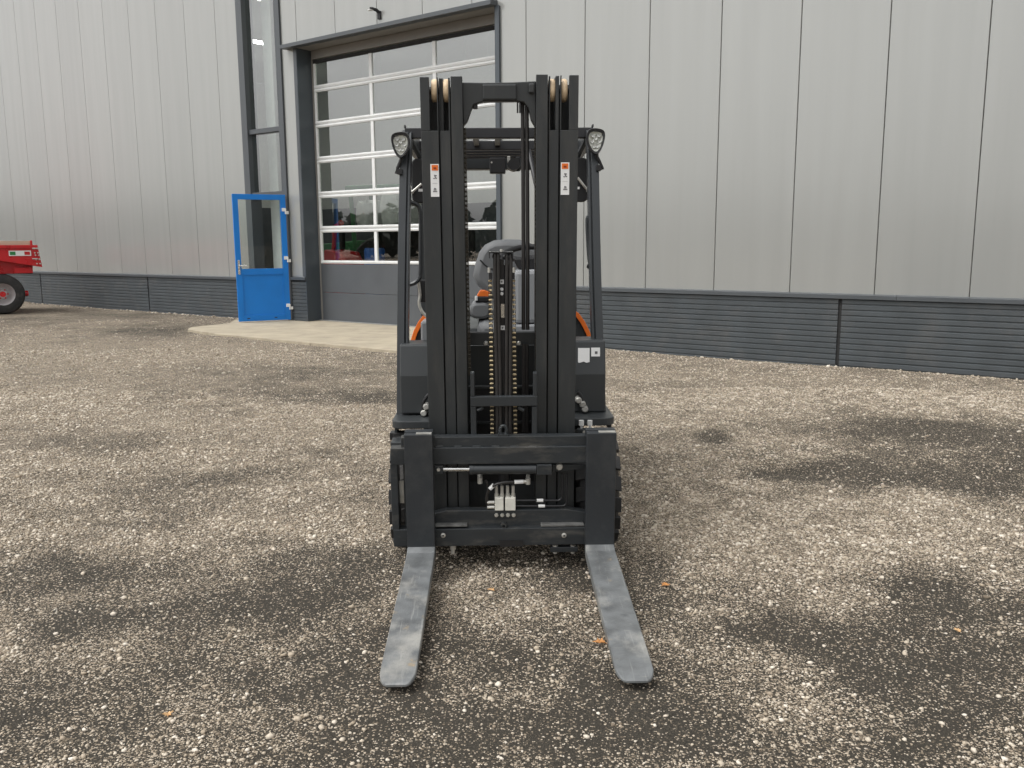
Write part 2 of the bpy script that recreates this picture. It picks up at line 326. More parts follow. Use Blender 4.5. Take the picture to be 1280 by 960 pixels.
def axis(lo, hi, step, far):
    c = list(np.arange(lo, hi+1e-6, step)); g = step; p = hi; up = []
    while p < far: g *= 1.35; p += g; up.append(p)
    g = step; p = lo; dn = []
    while p > -far: g *= 1.35; p -= g; dn.append(p)
    return np.array(dn[::-1]+c+up)
gx = axis(-13.0, 9.0, 0.07, 900); gy = axis(0.6, 20.0, 0.07, 900)
GX, GY = np.meshgrid(gx, gy); X = GX.ravel(); Y = GY.ravel(); Z = ground_h(X, Y); DN = density(X, Y)
far = np.clip((np.hypot(X, Y)-30)/60, 0, 1); Z = Z*(1-far); DN = DN*(1-far)+0.7*far
nx, ny = len(gx), len(gy); ii = np.arange(nx*ny).reshape(ny, nx)
quads = np.stack([ii[:-1, :-1], ii[:-1, 1:], ii[1:, 1:], ii[1:, :-1]], -1).reshape(-1, 4)
me = bpy.data.meshes.new('ground'); me.vertices.add(nx*ny); me.vertices.foreach_set('co', np.stack([X, Y, Z], 1).ravel())
me.loops.add(quads.size); me.loops.foreach_set('vertex_index', quads.ravel()); me.polygons.add(len(quads))
me.polygons.foreach_set('loop_start', np.arange(0, quads.size, 4)); me.polygons.foreach_set('loop_total', np.full(len(quads), 4)); me.polygons.foreach_set('use_smooth', np.ones(len(quads), bool))
at = me.attributes.new('gravel', 'FLOAT', 'POINT'); at.data.foreach_set('value', DN.astype(np.float32)); me.update(); me.validate()
gm = bpy.data.materials.new('gravel_ground'); gm.use_nodes = True; t = gm.node_tree; B = t.nodes['Principled BSDF']; N = t.nodes.new; L = t.links.new
B.inputs['Roughness'].default_value = 0.9; B.inputs['Specular IOR Level'].default_value = 0.25
geo = N('ShaderNodeNewGeometry'); av = N('ShaderNodeAttribute'); av.attribute_name = 'gravel'
def math_node(op, a, b=None, clamp=False):
    n = N('ShaderNodeMath'); n.operation = op; n.use_clamp = clamp
    for i, q in enumerate((a, b)):
        if q is None: continue
        if isinstance(q, (int, float)): n.inputs[i].default_value = q
        else: L(q, n.inputs[i])
    return n.outputs[0]
def mixc(f, a, b, bt='MIX'):
    n = N('ShaderNodeMix'); n.data_type = 'RGBA'; n.blend_type = bt
    for i, q in ((0, f), (6, a), (7, b)):
        if isinstance(q, tuple): n.inputs[i].default_value = (*q, 1)
        elif isinstance(q, (int, float)): n.inputs[i].default_value = q
        else: L(q, n.inputs[i])
    return n.outputs[2]
def voro(scale):
    v = N('ShaderNodeTexVoronoi'); v.inputs['Scale'].default_value = scale; v.voronoi_dimensions = '3D'; L(geo.outputs['Position'], v.inputs['Vector']); return v
def noise(scale, det=5, rough=0.6):
    v = N('ShaderNodeTexNoise'); v.inputs['Scale'].default_value = scale; v.inputs['Detail'].default_value = det; v.inputs['Roughness'].default_value = rough; L(geo.outputs['Position'], v.inputs['Vector']); return v.outputs[0]
soil = mixc(noise(1.5), (0.019, 0.0165, 0.0128), (0.036, 0.0315, 0.0246)); soil = mixc(math_node('MULTIPLY', math_node('SUBTRACT', noise(260, 4, 0.7), 0.42, True), 3.2, True), soil, (0.11, 0.096, 0.076))
height = None
for sc, thr, lim in ((190, 0.6, 0.95), (100, 0.52, 0.85)):
    v = voro(sc); sep = N('ShaderNodeSeparateColor'); L(v.outputs['Color'], sep.inputs[0])
    pick = math_node('LESS_THAN', sep.outputs[0], math_node('ADD', math_node('MULTIPLY', av.outputs['Fac'], lim), 0.14))
    rnd = math_node('SUBTRACT', 1.0, math_node('MULTIPLY', v.outputs['Distance'], 1/thr), True)
    k = math_node('MULTIPLY', pick, math_node('GREATER_THAN', rnd, 0.12))
    ramp = N('ShaderNodeValToRGB'); L(sep.outputs[1], ramp.inputs[0]); e = ramp.color_ramp.elements
    e[0].position = 0; e[0].color = (0.095, 0.08, 0.06, 1); e[1].position = 1; e[1].color = (0.690, 0.602, 0.482, 1)
    for pos, c in ((0.3, (0.197, 0.158, 0.113, 1)), (0.55, (0.374, 0.306, 0.227, 1)), (0.8, (0.512, 0.430, 0.331, 1))):
        q = e.new(pos); q.color = c
    soil = mixc(k, soil, ramp.outputs[0]); hh = math_node('MULTIPLY', math_node('MULTIPLY', pick, rnd), 60/sc)
    height = hh if height is None else math_node('MAXIMUM', height, hh)
L(soil, B.inputs['Base Color'])
bp = N('ShaderNodeBump'); bp.inputs['Strength'].default_value = 0.9; bp.inputs['Distance'].default_value = 0.008
L(math_node('ADD', height, math_node('MULTIPLY', noise(200, 4, 0.7), 0.7)), bp.inputs['Height']); L(bp.outputs[0], B.inputs['Normal'])
me.materials.append(gm)
ground = bpy.data.objects.new('ground', me); COL.objects.link(ground); ground['kind'] = 'structure'

# loose stones: one uncountable mass, instanced on points
sm = bpy.data.materials.new('stone'); sm.use_nodes = True; t = sm.node_tree; B = t.nodes['Principled BSDF']; N = t.nodes.new; L = t.links.new
B.inputs['Roughness'].default_value = 0.85; B.inputs['Specular IOR Level'].default_value = 0.3
a = N('ShaderNodeAttribute'); a.attribute_name = 'tone'
ramp = N('ShaderNodeValToRGB'); L(a.outputs['Fac'], ramp.inputs[0]); e = ramp.color_ramp.elements
e[0].position = 0; e[0].color = (0.085, 0.073, 0.056, 1); e[1].position = 1; e[1].color = (0.788, 0.716, 0.614, 1)
for pos, c in ((0.25, (0.207, 0.167, 0.123, 1)), (0.5, (0.404, 0.334, 0.250, 1)), (0.78, (0.542, 0.468, 0.369, 1))):
    q = e.new(pos); q.color = c
nz = N('ShaderNodeTexNoise'); nz.inputs['Scale'].default_value = 220.0; gg_ = N('ShaderNodeNewGeometry'); L(gg_.outputs['Position'], nz.inputs['Vector'])
mr = N('ShaderNodeMapRange'); mr.inputs[3].default_value = .75; mr.inputs[4].default_value = 1.2; L(nz.outputs[0], mr.inputs[0])
mx = N('ShaderNodeMix'); mx.data_type = 'RGBA'; mx.blend_type = 'MULTIPLY'; mx.inputs[0].default_value = 1; L(ramp.outputs[0], mx.inputs[6]); L(mr.outputs[0], mx.inputs[7]); L(mx.outputs[2], B.inputs['Base Color'])
M['stone'] = sm
pts = []
for (d0, d1, rho) in ((1.6, 3.0, 14500), (3.0, 4.2, 13500), (4.2, 6.0, 10500), (6.0, 8.5, 5600), (8.5, 12.0, 1700), (12.0, 17.0, 420)):
    hw = d1*0.72+0.5; n = int((2*hw)*(d1-d0)*rho)
    x = rng.uniform(-hw, hw, n); y = rng.uniform(d0, d1, n)
    keep = np.abs(x) < y*0.72+0.5; x, y = x[keep], y[keep]
    s, e_ = wall_sd(x, y); keep = (e_ < -0.06) & ~((s > -13.7) & (s < -7.6) & (e_ > -2.35+0.1*np.sin(s*5)))
    x, y = x[keep], y[keep]
    keep = rng.uniform(0, 1, len(x)) < (0.05+0.95*density(x, y)**2.0)*np.clip(0.25+2.2*(fbm(x*13, y*13, 3, 77)-.5)*1.6+.55, .15, 1.25); pts.append(np.stack([x[keep], y[keep]], 1))
wsx = rng.uniform(-27, 3, 2600); wse = -0.06-np.abs(rng.normal(0, .09, 2600)); ok = ~((wsx > -14.3) & (wsx < -7.9)); wsx, wse = wsx[ok], wse[ok]
pts.append(np.stack([wsx*Wt.x+(WD+wse)*Wn.x, wsx*Wt.y+(WD+wse)*Wn.y], 1)); nwall = len(wsx)
pts = np.concatenate(pts); n = len(pts); dist = np.hypot(pts[:, 0], pts[:, 1])
size = np.clip(rng.lognormal(math.log(0.0046), 0.45, n), 0.0018, 0.016)*np.clip(0.75+dist*0.065, 0.9, 1.7)
size[-nwall:] *= rng.uniform(.8, 1.9, nwall)
pz = ground_h(pts[:, 0], pts[:, 1]) + size*0.22
tone = np.clip(rng.beta(2.7, 1.3, n), 0, 1).astype(np.float32)
def base_shape(kind):
    bm = bmesh.new()
    if kind == 'ico': bmesh.ops.create_icosphere(bm, subdivisions=1, radius=1)
    else:
        v_ = [bm.verts.new(c) for c in ((1, 0, 0), (-1, 0, 0), (0, 1, 0), (0, -1, 0), (0, 0, 1), (0, 0, -1))]
        for a_, b_, c_ in ((0, 2, 4), (2, 1, 4), (1, 3, 4), (3, 0, 4), (2, 0, 5), (1, 2, 5), (3, 1, 5), (0, 3, 5)): bm.faces.new((v_[a_], v_[b_], v_[c_]))
    bm.verts.index_update(); V = np.array([v.co[:] for v in bm.verts]); F = np.array([[v.index for v in f.verts] for f in bm.faces]); bm.free(); return V, F
big = size/dist > 0.0026
AV, AF, AT, off = [], [], [], 0
for kind, sel in (('ico', big), ('oct', ~big)):
    V, F = base_shape(kind); k = int(sel.sum()); nv = len(V)
    Q = V[None]*rng.uniform(.55, 1.2, (k, nv, 1))*np.stack([np.ones(k), rng.uniform(.6, .95, k), rng.uniform(.38, .66, k)], 1)[:, None, :]
    if kind == 'oct': Q = Q*1.15
    tx = rng.uniform(-.5, .5, k); c_, s_ = np.cos(tx), np.sin(tx); y_, z_ = Q[..., 1].copy(), Q[..., 2].copy()
    Q[..., 1] = y_*c_[:, None]-z_*s_[:, None]; Q[..., 2] = y_*s_[:, None]+z_*c_[:, None]
    ta = rng.uniform(0, 6.283, k); c_, s_ = np.cos(ta), np.sin(ta); x_, y_ = Q[..., 0].copy(), Q[..., 1].copy()
    Q[..., 0] = x_*c_[:, None]-y_*s_[:, None]; Q[..., 1] = x_*s_[:, None]+y_*c_[:, None]
    Q = Q*size[sel][:, None, None]+np.stack([pts[sel, 0], pts[sel, 1], pz[sel]], 1)[:, None, :]
    AV.append(Q.reshape(-1, 3)); AF.append((F[None]+(np.arange(k)*nv)[:, None, None]+off).reshape(-1, 3)); AT.append(np.repeat(tone[sel], nv)); off += k*nv
AV = np.concatenate(AV).astype(np.float32); AF = np.concatenate(AF).astype(np.int32); AT = np.concatenate(AT).astype(np.float32)
pm = bpy.data.meshes.new('loose_gravel'); pm.vertices.add(len(AV)); pm.vertices.foreach_set('co', AV.ravel()); pm.loops.add(AF.size); pm.loops.foreach_set('vertex_index', AF.ravel())
pm.polygons.add(len(AF)); pm.polygons.foreach_set('loop_start', np.arange(0, AF.size, 3)); pm.polygons.foreach_set('loop_total', np.full(len(AF), 3))
q = pm.attributes.new('tone', 'FLOAT', 'POINT'); q.data.foreach_set('value', AT); pm.update(); pm.materials.append(M['stone'])
gso = bpy.data.objects.new('loose_gravel', pm); COL.objects.link(gso); gso['kind'] = 'stuff'; tag(gso, 'loose pale and brown gravel scattered over dark yard soil', 'gravel')
print('stone tris', len(AF))
print('stones', n)

# concrete apron before the sectional door
def apron_front(s): return -2.16-0.2*min(1, max(0, (s+13.3)/1.2))+0.012*math.sin(s*9.0)+0.01*math.sin(s*23.0)
apo = MB(HALL).box(-14.2, -7.75, -0.4, 0.45, -0.16, -0.02).obj('concrete_apron', M['concrete']); apo['kind'] = 'structure'
cuts = [-13.56, -11.9, -9.85, -7.78]
for k in range(3):
    a_, b_ = cuts[k]+.004, cuts[k+1]-.004; n_ = 14
    fr_ = [(a_+(b_-a_)*i/n_, apron_front(a_+(b_-a_)*i/n_)) for i in range(n_+1)]
    if k == 0: fr_ = [(-13.62, -1.05), (-13.52, -1.9), (-13.4, -2.03)]+[q for q in fr_ if q[0] > -13.3]
    back = [(b_, 0.33), (max(a_, -13.0), 0.33)]+([(-13.0, 0.31), (-14.2, 0.31), (-14.2, -0.5)] if k == 0 else [])
    MB(HALL).prism(fr_+back, 'z', -0.12, 0.008).obj('slab', M['concrete'], apo, 0.006)

# ------------------------------------------------------------------ industrial hall
hall = empty('industrial_hall', HALL @ Matrix.Translation((-10.5, 0, 0)))
tag(hall, 'light grey metal clad industrial hall with dark ribbed plinth and glazed sectional door', 'building')
HO = Matrix.Translation((10.5, 0, 0))      # parts are written in wall coordinates
HT = 8.6; CAPZ = 0.80
def HB(): return MB(HO)
panel_cache = {}
def panel(s0, s1, z0, z1, name='cladding_panel'):
    w_ = round(s1-s0, 3); k = (w_, round(z0, 3), round(z1, 3))
    if k not in panel_cache:
        g = 0.003; m = MB()
        prof = [(g, 0.008), (g+0.005, 0.0), (w_-g-0.005, 0.0), (w_-g, 0.008), (w_-g, 0.08), (g, 0.08)]
        m.prism(prof, 'z', z0, z1); me = m.mesh(name); me.materials.append(M['cladding']); panel_cache[k] = me
    o = mesh_obj(name, panel_cache[k], hall); o.location = (s0+10.5, 0, 0); return o
R0, L0 = -12.658, -15.005
OPL, OPR, OPT = -12.65, -8.2, 4.87            # sectional door opening
for i in range(-17, 1):
    panel(L0+i, L0+i+1, CAPZ, HT) if i < 0 else panel(L0, -14.3, CAPZ, HT)
panel(-13.08, -12.66, CAPZ+.03, HT)             # narrow strip between strip window and door
for i in range(0, 18):
    a_, b_ = R0+i, R0+i+1
    if b_ <= OPR+0.01: panel(a_, b_, OPT+0.05, HT)
    elif a_ < OPR:
        panel(OPR+0.01, b_, CAPZ, HT); panel(a_, OPR, OPT+0.05, HT)
    else: panel(a_, b_, CAPZ, HT)
# inner leaf of the wall (closes the joints), with openings, and the hall's roof, floor and back walls
inn = HB()
for (s0, s1, z0, z1) in ((-33, -14.28, 0, HT), (-13.1, OPL-0.002, 0, HT), (OPL-.002, OPR+.002, OPT+0.02, HT), (OPR+.002, 6, 0, HT)): inn.box(s0, s1, 0.06, 0.2, z0+0.01, z1-0.01)
inn.obj('inner_wall', M['seal'], hall)
pw = HB(); pw.box(-33, 6, 0.2, 0.21, 0.05, HT) if False else None
lin = HB()
for (s0, s1, z0, z1) in ((-33, -14.28, 0, HT), (-13.1, OPL-0.002, 0, HT), (OPL-.002, OPR+.002, OPT+0.25, HT), (OPR+.002, 6, 0, HT)): lin.box(s0, s1, 0.203, 0.23, z0+0.03, z1-0.05)
lin.box(-33.2, -33, 0.2, 18, 0.03, HT-.05); lin.box(6, 6.2, 0.0, 18, 0.03, HT-.05); lin.box(-33, 6, 18, 18.2, 0.03, HT-.05)
dk = HB(); dk.box(-32.99, -32.94, .25, 17.9, .03, 3.1); dk.box(-32.9, 5.9, 17.9, 17.95, .03, 3.1); dk.obj('added_dark_band', M['plinth'], hall)  # dark band added over the lower walls to darken the low panes
lin.obj('interior_lining', M['intwall'], hall)
HB().box(-33.2, 6.2, -0.05, 18.2, HT, HT+0.25).obj('roof', M['trim'], hall)
HB().box(-33, 6, 0.235, 17.99, HT-.045, HT-.005).obj('ceiling_lining', M['intwall'], hall)
HB().box(-33, 6, 0.24, 18, -0.06, 0.02).obj('hall_floor', M['intfloor'], hall)
# plinth: ribbed precast panels between slim joints, 4.97 m apart
def plinth(s0, s1, z1=0.74, z0=-0.3, name='plinth_panel'):
    m = HB(); n = 11; hgt = (z1-(-0.0))/n; prof = [(0.19, z0)]
    prof += [(-0.03, z0)]
    for i in range(-2, n):
        b = i*hgt
        prof += [(-0.03, b+0.012), (-0.03, b+hgt-0.012), (-0.021, b+hgt-0.006), (-0.021, b+hgt+0.003) if i < n-1 else (-0.021, b+hgt)]
    prof += [(0.19, z1)]
    m.prism(prof, 'x', s0, s1); return m.obj(name, M['plinth'], hall)
js = [-32.8, -27.83, -22.86, -17.94, -14.31]
for a_, b_ in zip(js[:-1], js[1:]): plinth(a_+0.02, b_-0.02)
plinth(-13.07, -12.66)
js = [OPR+0.09, -3.03, 1.94, 6.0]
for a_, b_ in zip(js[:-1], js[1:]): plinth(a_+0.022, b_-0.022)
for s in (-27.83, -22.86, -17.94, -3.03, 1.94):
    m = HB(); m.box(s-0.03, s+0.03, -0.012, 0.1, -0.3, 0.735); m.obj('plinth_joint_post', M['joint'], hall)
def flashing(s0, s1, z=CAPZ):
    m = HB(); m.prism([(0.02, z+0.004), (-0.05, z-0.008), (-0.058, z-0.012), (-0.058, z-0.058), (-0.045, z-0.062), (0.02, z-0.058)], 'x', s0, s1); return m.obj('plinth_flashing', M['trim'], hall)
flashing(-33, -24.0); flashing(-23.996, -14.30); flashing(-13.08, -12.655, CAPZ+0.03); flashing(OPR+0.085, -2.4); flashing(-2.396, 6)
# sectional door: header flashing, jambs, frame
m = HB(); m.prism([(0.0, OPT+0.075), (-0.17, OPT+0.055), (-0.17, OPT-0.01), (-0.155, OPT-0.012), (0.0, OPT+0.0)], 'x', -12.93, -8.17); m.obj('door_header_flashing', M['trim'], hall, 0.003)
m = HB(); m.box(OPL, OPR, -0.005, 0.34, OPT-0.003, OPT+0.048); m.obj('door_soffit', M['lintel'], hall)
m = HB(); m.box(OPL-0.012, OPL, -0.03, 0.34, -0.1, OPT-0.004); m.obj('door_jamb', M['jamb'], hall)
m = HB(); m.box(OPL-0.085, OPL-0.0125, -0.032, 0.0, CAPZ+.036, OPT-0.004); m.obj('door_jamb_trim', M['trim'], hall)
m = HB(); m.box(OPR, OPR+0.08, -0.04, 0.34, -0.3, OPT-0.004); m.obj('door_jamb', M['jamb'], hall, 0.003)
sec = HB(); sec.box(OPL+0.002, OPL+0.045, 0.30, 0.36, 0.0, OPT-.01); sec.box(OPR-0.05, OPR-0.002, 0.30, 0.36, 0.0, OPT-.01); sec.box(OPL+.045, OPR-.05, 0.27, 0.36, OPT-.16, OPT-.01)
sec = sec.obj('sectional_door', M['lintel'], hall)
DL, DR = OPL+0.047, OPR-0.052; zs = [1.075+0.626*i for i in range(6)]+[OPT-.17]
for (a_, b_) in ((0.012, 0.535), (0.541, 1.062)):
    m = HB(); m.box(DL, DR, 0.30, 0.345, a_, b_); m.obj('lower_panel', M['doorpanel'], sec, 0.004)
cw = (DR-DL)/3
for i in range(6):
    z0, z1 = zs[i], zs[i+1]-0.006
    if z1-z0 < 0.3: continue
    m = HB(); m.box(DL, DR, 0.30, 0.345, z0, z0+0.055); m.box(DL+.03, DR-.03, 0.292, 0.30, z0+.018, z0+.04); m.obj('rail', M['alu'], sec, 0.004)
    m = HB(); m.box(DL, DR, 0.30, 0.345, z1-0.055, z1); m.box(DL+.03, DR-.03, 0.292, 0.30, z1-.04, z1-.018); m.obj('rail', M['alu' if i < 5 else 'joint'], sec, 0.004)
    for k in range(4):
        c = DL+cw*k; a_, b_ = (c-0.035, c+0.035) if 0 < k < 3 else ((c, c+0.045) if k == 0 else (c-0.045, c))
        m = HB(); m.box(a_, b_, 0.302, 0.343, z0+0.0555, z1-0.0555); m.obj('mullion', M['alu'], sec, 0.003)
    for k in range(3):
        a_ = DL+cw*k+(0.035 if k else 0.045); b_ = DL+cw*(k+1)-(0.035 if k < 2 else 0.045)
        m = HB(); m.box(a_, b_, 0.322, 0.326, z0+0.0555, z1-0.0555); m.obj('pane', M['glass'], sec)
# strip window above the side door
SL, SR, SBZ = -14.295, -13.08, 2.39
win = HB(); win.box(SL, SL+0.17, -0.05, 0.2, -0.05, HT-.02); win.box(SR-0.14, SR, -0.035, 0.2, -0.05, HT-.02); win.box(SL+.17, SR-.14, -0.02, 0.2, SBZ-0.07, SBZ+0.02)
win = win.obj('window_frame', M['trim'], hall, 0.003)
for z in (3.49, 6.2): m = HB(); m.box(SL+.171, SR-.141, -0.015, 0.19, z, z+0.085); m.obj('transom', M['trim'], win, 0.003)
for (a_, b_) in ((SBZ+.022, 3.488), (3.577, 6.198), (6.287, HT-.05)): m = HB(); m.box(SL+.171, SR-.141, 0.05, 0.056, a_, b_); m.obj('pane', M['glass'], win)
# inside the hall: steel columns, strip lights, and unseen light rows added to brighten it
for s in (-14.02, -8.0, -3.0, -19.0, -24.0):
    m = HB(); m.box(s-0.12, s+0.14, 0.42, 0.44, 0.02, HT-.03); m.box(s-0.12, s+0.14, 0.70, 0.72, 0.02, HT-.03); m.box(s+.0, s+0.02, 0.44, 0.70, 0.02, HT-.03); m.obj('steel_column', M['steelwhite'], hall)
for (s, e_, z) in [(-17.1, 3.0, 6.0), (-17.5, 3.0, 7.1)]+[(-29+5*i, e_, 7.4) for i in range(7) for e_ in (6.5, 13)]:
    if e_ == 3.0:
        HB().box(s-.06, s+.06, e_-.6, e_+.6, z, z+.04).obj('ceiling_and_fill_light', M['tube'], hall); continue
    m = HB(); m.box(s-0.75, s+.75, e_-0.07, e_+0.07, z+.0, z+0.05); o = m.obj('ceiling_and_fill_light', M['tube'], hall)
    m = HB(); m.box(s-0.78, s+.78, e_-0.1, e_+0.1, z+.052, z+0.12); m.cyl((s-.5, e_, z+.12), (s-.5, e_, HT-.05), .01, 6); m.cyl((s+.5, e_, z+.12), (s+.5, e_, HT-.05), .01, 6); m.obj('fill_light_housing', M['steelwhite'], o)

# side door: blue leaf standing ajar on three white hinges
hp = HALL @ Vector((-13.12, -0.06, 0)); fp = Vector((-5.03, 15.94, 0)); dv = (fp-hp); dv.z = 0; DW = dv.length; dv.normalize()
dn = Vector((dv.y, -dv.x, 0)); dn = dn if dn.y < 0 else -dn
DM = hall.matrix_world.inverted() @ Matrix(((dv.x, dn.x, 0, hp.x), (dv.y, dn.y, 0, hp.y), (0, 0, 1, 0.03), (0, 0, 0, 1)))
DH = 2.30; m = MB(DM)   # local x from hinge to free edge, y towards the yard
fr = 0.095
m.box(0, fr, 0, 0.06, 0, DH); m.box(DW-fr, DW, 0, 0.06, 0, DH); m.box(fr, DW-fr, 0, 0.06, DH-fr, DH); m.box(fr, DW-fr, 0, 0.06, 0, 0.11); m.box(fr, DW-fr, 0, 0.06, 0.86, 0.96)
door = m.obj('side_door', M['blue'], hall, 0.003, label='blue side door with glazed upper half standing ajar')
MB(DM).box(fr, DW-fr, 0.012, 0.048, 0.11, 0.86).obj('lower_panel', M['blue'], door)
MB(DM).box(fr, DW-fr, 0.028, 0.032, 0.96, DH-fr).obj('pane', M['doorglass'], door)
m = MB(DM); m.box(fr+.02, DW-fr-.02, 0.06, 0.064, 0.85, 0.862); m.box(fr, fr+.012, 0.049, 0.061, 0.11, .85); m.box(DW-fr-.012, DW-fr, 0.049, 0.061, 0.11, .85); m.obj('glazing_bead', M['blue'], door)
m = MB(DM); m.box(DW-0.07, DW-0.03, 0.06, 0.07, 0.86, 1.12); m.cyl((DW-.05, 0.07, 1.02), (DW-.05, .12, 1.02), .012, 8); m.tube([(DW-.05, .12, 1.02), (DW-.1, .125, 1.02), (DW-.18, .125, 1.018)], .013, 8); m.obj('handle', M['chrome'], door, 0.002)
for z in (2.0, 1.12, 0.24):
    m = MB(DM); m.cyl((0.01, .075, z-.05), (0.01, .075, z+.05), .014, 8); m.box(0.01, .075, .06, .078, z+0.0, z+.06); m.box(-.05, .005, .05, .07, z-.05, z+.005); m.obj('hinge', M['whiteplastic'], door, 0.002)
for x in (.25, DW-.2): MB(DM).box(x, x+.05, .06, .063, .045, .06).obj('drain_cap', M['black'], door)

# wall lamp above the door
c = Vector((-10.62, 0, 5.13)); lm = empty('wall_lamp', HALL @ Matrix.Translation(c) @ Matrix.Scale(.75, 4)); tag(lm, 'small black wall lamp mounted above the sectional door', 'lamp')
MB().box(.0, .09, -.04, -.001, -.12, .05).obj('back_plate', M['black'], lm, .01)
MB().sweep([(0.045, -.03, .02), (.03, -.09, .06), (-.02, -.16, .08), (-.06, -.20, .08)], rrect(-.045, .045, -.02, .02, .012), up=Vector((0.9, -.2, .1))).obj('arm_head', M['black'], lm, smooth=True)
MB().box(-.1, .0, -.24, -.14, .045, .058).obj('lamp_lens', M['whiteplastic'], lm, .003)

# ------------------------------------------------------------------ machines inside the hall (seen dimly through the panes)
def in_hall(s, e_, z=0.02, rot=0): return HALL @ Matrix.Translation((s, e_, z)) @ Matrix.Rotation(rot, 4, 'Z')
tr = empty('tractor', in_hall(-15.6, 4.0, .02, math.radians(200))); tag(tr, 'green tractor parked behind the sectional door panes', 'tractor')
MB().prism([(-.35, .6), (1.5, .6), (1.6, .9), (1.5, 1.35), (-.3, 1.5)], 'y', -.35, .35).obj('bonnet', M['green'], tr, .03)
for (x, y) in ((-1.55, -.6), (-1.55, .6), (-.3, -.6), (-.3, .6)): MB().tube([(x, y, 1.2), (x+.04, y*.95, 2.0), (x+.1, y*.9, 2.6)], .055, 8).obj('cab_pillar', M['green'], tr, smooth=True)
MB().box(-1.65, -.1, -.65, .65, 2.6, 2.75).obj('cab_roof', M['green'], tr, .05)
MB().box(-1.5, -.4, -.5, .5, .6, 1.2).obj('cab_floor', M['black'], tr, .03)
for (x, y, r) in ((-1.1, -.75, .8), (-1.1, .75, .8), (1.2, -.65, .5), (1.2, .65, .5)):
    wv = MB().lathe([(-.18, r*.55), (-.18, r*.93), (-.1, r), (.1, r), (.18, r*.93), (.18, r*.55)], (x, y, r), 'y', 28).obj('tyre', M['rubber'], tr, smooth=True)
    MB().lathe([(-.1, .03), (-.08, r*.3), (-.14, r*.55), (.14, r*.55), (.08, r*.3), (.1, .03)], (x, y, r), 'y', 24).obj('rim', M['wood'], wv, smooth=True)
im = empty('disc_mower', in_hall(-13.6, 1.8, .02, math.radians(-6))); tag(im, 'red farm implement standing low behind the sectional door', 'implement')
MB().prism([(-.5, .8), (.25, .65), (.4, .95), (.2, 1.25), (-.35, 1.3)], 'y', -.25, .25).obj('gearbox_housing', M['red'], im, .03)
MB().tube([(-.35, 0, 1.2), (-.3, 0, 1.75), (-.05, 0, 1.85)], .06, 8).obj('headstock', M['red'], im, smooth=True)
MB().box(-.55, .5, -.3, .3, .35, .6).obj('cutter_deck', M['red'], im, .03)
for x in (-.45, .4): MB().box(x, x+.06, -.25, .25, 0.0, .35).obj('stand_leg', M['black'], im)
def bag(s, e_, z, sc, lab, group=None):
    o = empty('bulk_bag', in_hall(s, e_, z, rng.uniform(-.4, .4))); tag(o, lab, 'bag')
    bm = bmesh.new(); bmesh.ops.create_cube(bm, size=1); bmesh.ops.subdivide_edges(bm, edges=bm.edges, cuts=7, use_grid_fill=True)
    for v in bm.verts:
        p = v.co*2; q = Vector((math.copysign(abs(p.x)**.9, p.x), math.copysign(abs(p.y)**.9, p.y), p.z)); k = 1-.16*p.x*p.x*p.y*p.y; b = 1+.12*(1-p.z*p.z)
        v.co = Vector((q.x*k*b*.45, q.y*k*b*.45, .45+p.z*.45*(1-.1*(p.x*p.x+p.y*p.y)) + .04*math.sin(7*p.x+3*p.y)))*sc
    me = bpy.data.meshes.new('bag_body'); bm.to_mesh(me); bm.free(); me.materials.append(M['fabric']); mesh_obj('bag_body', me, o, smooth=True)
    for (x, y) in ((-.36, -.36), (.36, -.36), (-.36, .36), (.36, .36)): MB().tube([(x*sc, y*sc, .82*sc), (x*.9*sc, y*.9*sc, 1.02*sc), (x*.7*sc, y*.7*sc, .84*sc)], .015, 5).obj('lifting_loop', M['fabric'], o)
bag(-13.45, 2.5, 1.76, .62, 'white bulk bag lying on a shelf behind the upper row of panes')
bag(-12.6, 2.55, 1.76, .8, 'larger white bulk bag beside another on the shelf')
rk = empty('storage_rack', in_hall(-12.6, 2.6)); tag(rk, 'dark storage rack holding white bulk bags inside the hall', 'rack')
for x in (-1.4, 1.3):
    for y in (-.5, .5): MB().box(x, x+.08, y-.04, y+.04, 0, 1.68).obj('upright', M['black'], rk)
MB().box(-1.42, 1.4, -.55, .55, 1.685, 1.74).obj('shelf', M['black'], rk); MB().box(-1.42, 1.4, -.55, .55, .5, .56).obj('shelf', M['black'], rk); MB().box(-1.42, 1.4, .551, .56, .0, 1.73).obj('darkening_sheet', M['black'], rk)  # the upright black sheet is added to darken the view through the panes
dr = empty('drum', in_hall(-12.25, 1.35)); tag(dr, 'blue plastic drum on the hall floor by the sectional door', 'drum')
MB().lathe([(0, 0), (0, .18), (.05, .2), (.3, .195), (.32, .21), (.34, .195), (.6, .195), (.62, .21), (.64, .195), (.88, .2), (.93, .18), (.93, 0)], (0, 0, .4), 'z', 24).obj('drum_body', M['bluecan'], dr, smooth=True)
m = MB(); m.box(-.35, .35, -.35, .35, .28, .4); m.box(-.35, -.25, -.35, .35, 0, .28); m.box(.25, .35, -.35, .35, 0, .28); m.obj('pallet', M['wood'], dr)

